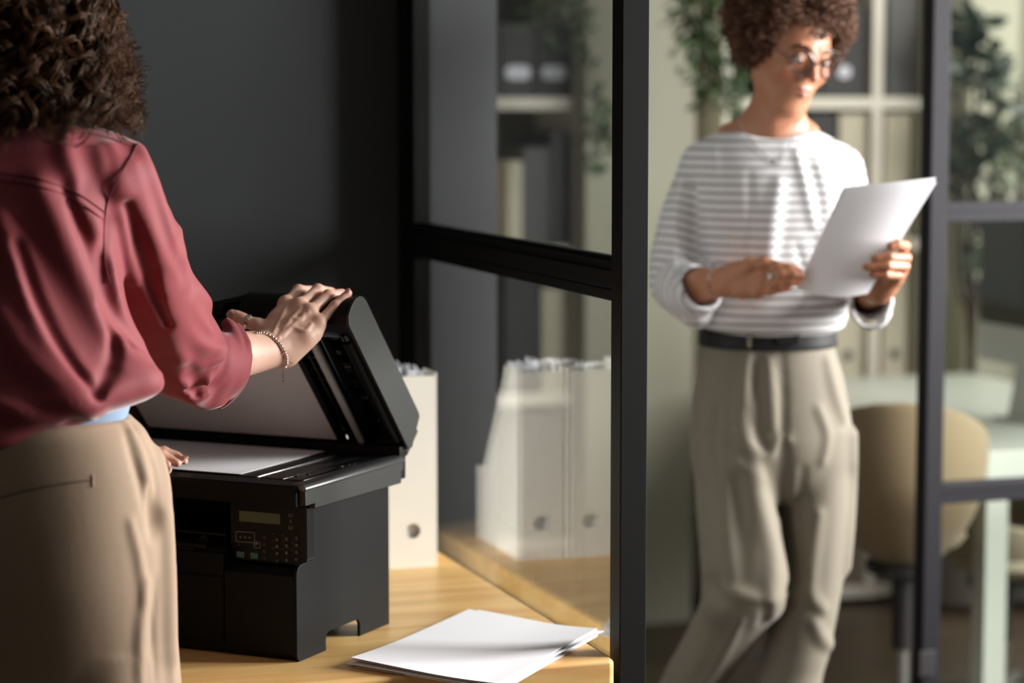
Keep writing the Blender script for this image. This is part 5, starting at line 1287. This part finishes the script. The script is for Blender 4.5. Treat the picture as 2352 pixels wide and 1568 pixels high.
for a, b_, rad, off_ in segs:
    ba = b_ - a; Ln = np.linalg.norm(ba); t = (V - a) @ ba / (Ln * Ln); d_ = np.linalg.norm(V - a - np.clip(t, 0, 1)[:, None] * ba, axis=1) / rad
    inside = (t > .22 if off_ == 0 else t > -.1) & (d_ < 1.02) & (d_ < best)
    tors = (V[:, 0] > x2(1600)) & (V[:, 0] < x2(1950)) & (off_ == 0)
    m_ = inside & ~tors; st_[m_] = (t[m_] * Ln + off_ + .085) / .0172; best[m_] = d_[m_]
sh2_ = mesh_np('striped_top', V, Q, M['striped'], w2, off=O2, attrs={'stripe': st_}); sh2_['label'] = 'white long sleeved top with thin grey stripes'
l = surf_line(s2, npts[2:6], R2_, 8, .0015)
l = [P(1697, 262, 4.80), P(1700, 285, 4.775)] + l + [P(1826, 300, 4.775), P(1833, 275, 4.80)]
nk.tube([tuple(v) for v in spline(l, 4)], .0010, 5); nk.ball(tuple(l[len(l) // 2]), .003, (1, .6, 1.6)); nk.build('necklace', M['pendant'], w2, off=O2)
rg = MB(); rp = rf_[1][0] * .5 + rf_[1][1] * .5; ax_ = rf_[1][1] - rf_[1][0]; ax_ /= np.linalg.norm(ax_); xa = np.cross(ax_, [0, 0, 1.]); xa /= np.linalg.norm(xa); ya = np.cross(ax_, xa)
rg.lathe([(.0098, -.003), (.0118, -.003), (.0118, .003), (.0098, .003)], tuple(rp), 20, mp=Matrix((xa, ya, ax_)).transposed().to_4x4()); rg.ball(tuple(rp + nrm_out(rp) * .0115), .0065, (1, .7, 1)); rg.build('finger_ring', M['silver'], w2, off=O2)
for w_, e_, rr_ in ((rw, rel, .030), (lw2, q(1996, 672, 4.70), .029)):
    ax_ = w_ - e_; ax_ /= np.linalg.norm(ax_); xa = np.cross(ax_, [0, 0, 1.]); xa /= np.linalg.norm(xa); ya = np.cross(ax_, xa); c_ = w_ * .93 + e_ * .07
    rg = MB(); rg.tube([tuple(c_ + (xa * math.cos(a) + ya * math.sin(a)) * rr_) for a in np.linspace(0, 2 * PI, 29)[:-1]], .0018, 6, closed=True); rg.ball(tuple(c_ + nrm_out(c_) * rr_), .0045, (1, .6, 1)); rg.build('bracelet', M['silver'], w2, off=O2)
# trousers
t2 = Shape(); tk = []
for py, l_, r_, cy, b_ in ((772, 1622, 1915, 4.85, .108), (800, 1615, 1925, 4.85, .112), (850, 1605, 1942, 4.85, .12), (900, 1597, 1953, 4.85, .125), (960, 1592, 1964, 4.85, .128), (1010, 1593, 1970, 4.85, .128), (1060, 1600, 1968, 4.85, .12), (1110, 1625, 1945, 4.85, .10), (1150, 1670, 1900, 4.85, .07)): tk.append((z2(py), x2(l_), x2(r_), cy, b_, b_))
t2.add(f_col(tk, n=2.3), .01)
tk = [(z2(py), x2(l_), x2(r_), cy, b_, b_) for py, l_, r_, cy, b_ in ((980, 1597, 1800, 4.84, .11), (1100, 1601, 1800, 4.825, .108), (1200, 1605, 1802, 4.81, .105), (1300, 1612, 1818, 4.795, .10), (1370, 1612, 1816, 4.80, .098), (1430, 1598, 1780, 4.85, .092), (1500, 1570, 1740, 4.89, .088), (1568, 1540, 1700, 4.92, .085), (1750, 1475, 1630, 4.97, .08), (1985, 1440, 1590, 4.99, .078))]
t2.add(f_col(tk, n=2.2), .02)
tk = [(z2(py), x2(l_), x2(r_), cy, b_, b_) for py, l_, r_, cy, b_ in ((980, 1790, 1972, 4.86, .11), (1100, 1795, 1970, 4.86, .105), (1200, 1795, 1966, 4.86, .10), (1300, 1800, 1955, 4.86, .097), (1400, 1790, 1938, 4.86, .094), (1500, 1770, 1920, 4.865, .09), (1568, 1752, 1905, 4.87, .088), (1750, 1740, 1885, 4.87, .085), (1985, 1735, 1880, 4.87, .08))]
t2.add(f_col(tk, n=2.2), .010)
RT2 = (4.5, 5.1); rs = []
for pts, r in (([(1722, 800), (1712, 880), (1708, 960), (1725, 1040), (1745, 1100)], .009), ([(1765, 830), (1770, 900), (1775, 980)], .007), ([(1700, 960), (1715, 1020), (1760, 1045), (1800, 1010)], .009), ([(1725, 1080), (1748, 1180), (1770, 1280), (1768, 1370)], .016), ([(1690, 1040), (1700, 1070), (1730, 1085)], .008),
               ([(1900, 830), (1915, 900), (1935, 960)], .009), ([(1950, 880), (1958, 1000), (1955, 1150), (1940, 1300), (1920, 1450), (1900, 1568)], .012), ([(1640, 1345), (1690, 1362), (1730, 1370)], .009), ([(1880, 1180), (1865, 1280), (1862, 1360), (1890, 1400)], .009), ([(1610, 1200), (1615, 1300), (1625, 1340)], .007), ([(1870, 1430), (1890, 1470), (1925, 1490)], .009), ([(1880, 940), (1900, 1000), (1890, 1060)], .007), ([(1700, 1420), (1660, 1500), (1620, 1568)], .009)):
    rs.append(ridge(t2, pts, r, RT2, sink=.45, k=r * 2.2))
for pts, r in (([(1736, 820), (1738, 880), (1738, 920)], .008), ([(1882, 775), (1898, 840), (1915, 900), (1930, 950)], .006), ([(1745, 930), (1742, 1000), (1760, 1030)], .006), ([(1795, 800), (1800, 900), (1800, 1000), (1800, 1060)], .006), ([(1801, 1040), (1799, 1120), (1802, 1220), (1816, 1310), (1812, 1390)], .012), ([(1690, 1100), (1700, 1200), (1708, 1330)], .010), ([(1625, 1335), (1632, 1350), (1642, 1372)], .014), ([(1845, 1080), (1835, 1200), (1845, 1330)], .008), ([(1650, 900), (1640, 1000), (1650, 1100)], .006), ([(1760, 1400), (1752, 1480), (1745, 1568)], .010)):
    rs.append(ridge(t2, pts, r, RT2, 's', k=r * 2))
apply(t2, rs)
V, Q = t2.mesh(.0055, extra=(lambda p: waves(p, [(14, 5, 6, 0), (-10, 10, 12, 1.2), (22, 6, -8, 2.1)], .003), .02)); V = relax(V, Q, 1, .5)
tr2 = mesh_np('trousers', V, Q, M['trouser_grey'], w2, off=O2); tr2['label'] = 'wide pleated stone grey trousers'
# belt with loops
bl_ = Shape(); bl_.add(f_col([(z2(792), x2(1609), x2(1931), 4.85, .119, .119), (z2(752), x2(1613), x2(1927), 4.85, .117, .117)], n=2.3), .002)
V, Q = bl_.mesh(.005); mesh_np('belt', V, Q, M['belt'], w2, off=O2)
for x0, x1 in ((1722, 1731), (1884, 1892)):
    l = [P(x, y, 4.7) for x, y in ((x0, 752), (x1, 796))]; p0, _, _ = t2.hit((x0 + x1) / 2, 800, *RT2); b = MB(); yy = p0[1] - .010
    xa_, xb_ = xat(x0, yy), xat(x1, yy); b.box((xa_, yy - .003, float(zat(798, yy))), (xb_, yy + .002, float(zat(762, yy))), .001); b.build('belt_loop', M['trouser_grey'], w2, off=O2)
p0, _, _ = bl_.hit(1812, 773, *RT2); b = MB(); b.box((p0[0] - .022, p0[1] - .006, p0[2] - .015), (p0[0] + .022, p0[1] + .001, p0[2] + .015), .003); b.build('belt_buckle', M['black'], w2, off=O2)
for (x0, y0) in ((x2(1515), 4.98), (x2(1808), 4.86)):
    s_ = Shape(); s_.chain([(x0, y0 + .03, .05), (x0, y0 - .08, .04), (x0 + .01, y0 - .16, .03)], [.045, .042, .03], k=.02); s_.sub((lambda p: p[..., 2] - .0, np.array([-2, 3, -.1]), np.array([3, 6, .0])), .001)
    V, Q = s_.mesh(.007); mesh_np('shoe', V, Q, M['shoe'], w2, off=O2)
# curly hair
g = np.random.default_rng(8); C = []; R_ = []; tone = []; m_ = 26
hcc = P(1812, 45, Y2 + .01); Fr = Rh2[:, 1]
n_l = 0
while n_l < 2300:
    d = g.normal(size=3); d /= np.linalg.norm(d); rad = np.array([.132, .125, .125]) * g.uniform(.72, 1.0) ** .5
    p = hcc + d * rad * (1 + .06 * math.sin(7 * d[0] + 3) * math.sin(6 * d[2] + 1))
    lo = (p - hc2) @ Rh2                                    # head-local
    if lo[1] > .035 and lo[2] < .058 + .02 * abs(lo[0]) / .07 and abs(lo[0]) < .068: continue
    if lo[1] > .015 and lo[2] < -.01: continue
    if lo[2] < -.065: continue
    n_l += 1
    tdir = np.cross(d, g.normal(size=3)); tdir /= np.linalg.norm(tdir); tdir = tdir * .8 + np.array([0, 0, -.35]) + d * .25; tdir /= np.linalg.norm(tdir)
    t = np.linspace(0, 1, m_); am = g.uniform(.004, .009); h_ = g.uniform(0, 6) + 2 * PI * g.uniform(1.6, 3.2) * t; u_ = np.cross(tdir, d); u_ /= np.linalg.norm(u_); v_ = np.cross(u_, tdir)
    base = p + np.outer(t - .5, tdir) * g.uniform(.022, .042); tn = np.clip(g.normal(.45, .28), 0, 1)
    for j in range(2):
        C.append(base + g.normal(size=3) * .001 + np.outer(am * np.cos(h_), u_) + np.outer(am * np.sin(h_), v_)); R_.append(.0011 * (1.1 - .6 * t)); tone.append(tn)
C = np.array(C); R_ = np.array(R_); V, Q = strands(C, R_, 3)
hk = Shape(); hk.add(f_ell(hcc + np.array([0, .022, .0]), (.112, .10, .108)), .02); hk.sub(f_ell(g2(0, .085, -.03), (.064, .06, .088), Rh2), .01)
Vc, Qc = hk.mesh(.007); Vh, Qh, _ = join_np([(V, Q, 0), (Vc, Qc, 0)])
mesh_np('hair', Vh, Qh, M['hair_warm'], w2, off=O2, attrs={'tone': np.concatenate([np.repeat(np.array(tone), m_ * 3), np.zeros(len(Vc))])})
# the papers she reads
TL, TR, BR, BL = P(1936, 440, 4.55), P(2150, 418, 4.55), P(1992, 674, 4.585), P(1830, 664, 4.60)
PLB = ['white sheet held by the woman in stripes, nearest the camera in her papers', 'white sheet held by the woman in stripes, farther one showing at the top edge']
for i in range(2):
    o_ = np.array([.001, .006 * i, .0035 * i]); bend = lambda u, v: (0, -.010 * math.sin(PI * u) * 1.0, -.010 * math.sin(PI * u) * (1 - v))
    sheet('paper_sheet', PLB[i], [BL + o_, BR + o_, TR + o_ + np.array([0, 0, .004 * i]), TL + o_ + np.array([0, 0, .004 * i])], bend, 'papers held by the reading woman', th=.0008)

# ================================================================== LIGHT
def area(name, s, t, z, ts, tt, tz, sx, sy, power, col):
    p = RO + Rn * s + Rd * t; q = RO + Rn * ts + Rd * tt
    l = bpy.data.lights.new(name, 'AREA'); l.shape = 'RECTANGLE'; l.size = sx; l.size_y = sy; l.energy = power; l.color = col
    o = bpy.data.objects.new(name, l); COL.objects.link(o); a = Vector((p[0], p[1], z)); d = Vector((q[0], q[1], tz)) - a
    o.location = a; o.rotation_euler = d.to_track_quat('-Z', 'Y').to_euler(); return o
area('assumed_side_light', 3.15, -.5, 1.85, -.3, .5, .85, 1.5, 1.5, 200, (1, .975, .955)).data.spread = math.radians(110)  # area light added for an assumed source at right; spread narrowed like a softbox
area('assumed_side_light', 3.15, 2.4, 1.85, 1.2, 2.9, 1.2, 1.8, 1.7, 58, (1, .98, .92))  # second added area light, assumed source at right, lifting the far room
W = bpy.data.worlds.new('world'); SC.world = W; W.use_nodes = True
W.node_tree.nodes['Background'].inputs[0].default_value = (.75, .85, 1, 1); W.node_tree.nodes['Background'].inputs[1].default_value = .3
area('fill_light', -.3, -1.5, 2.8, -.3, -.5, 0, 1.2, 1.2, 3, (1, .97, .93))  # weak fill added overhead, no real fitting behind it
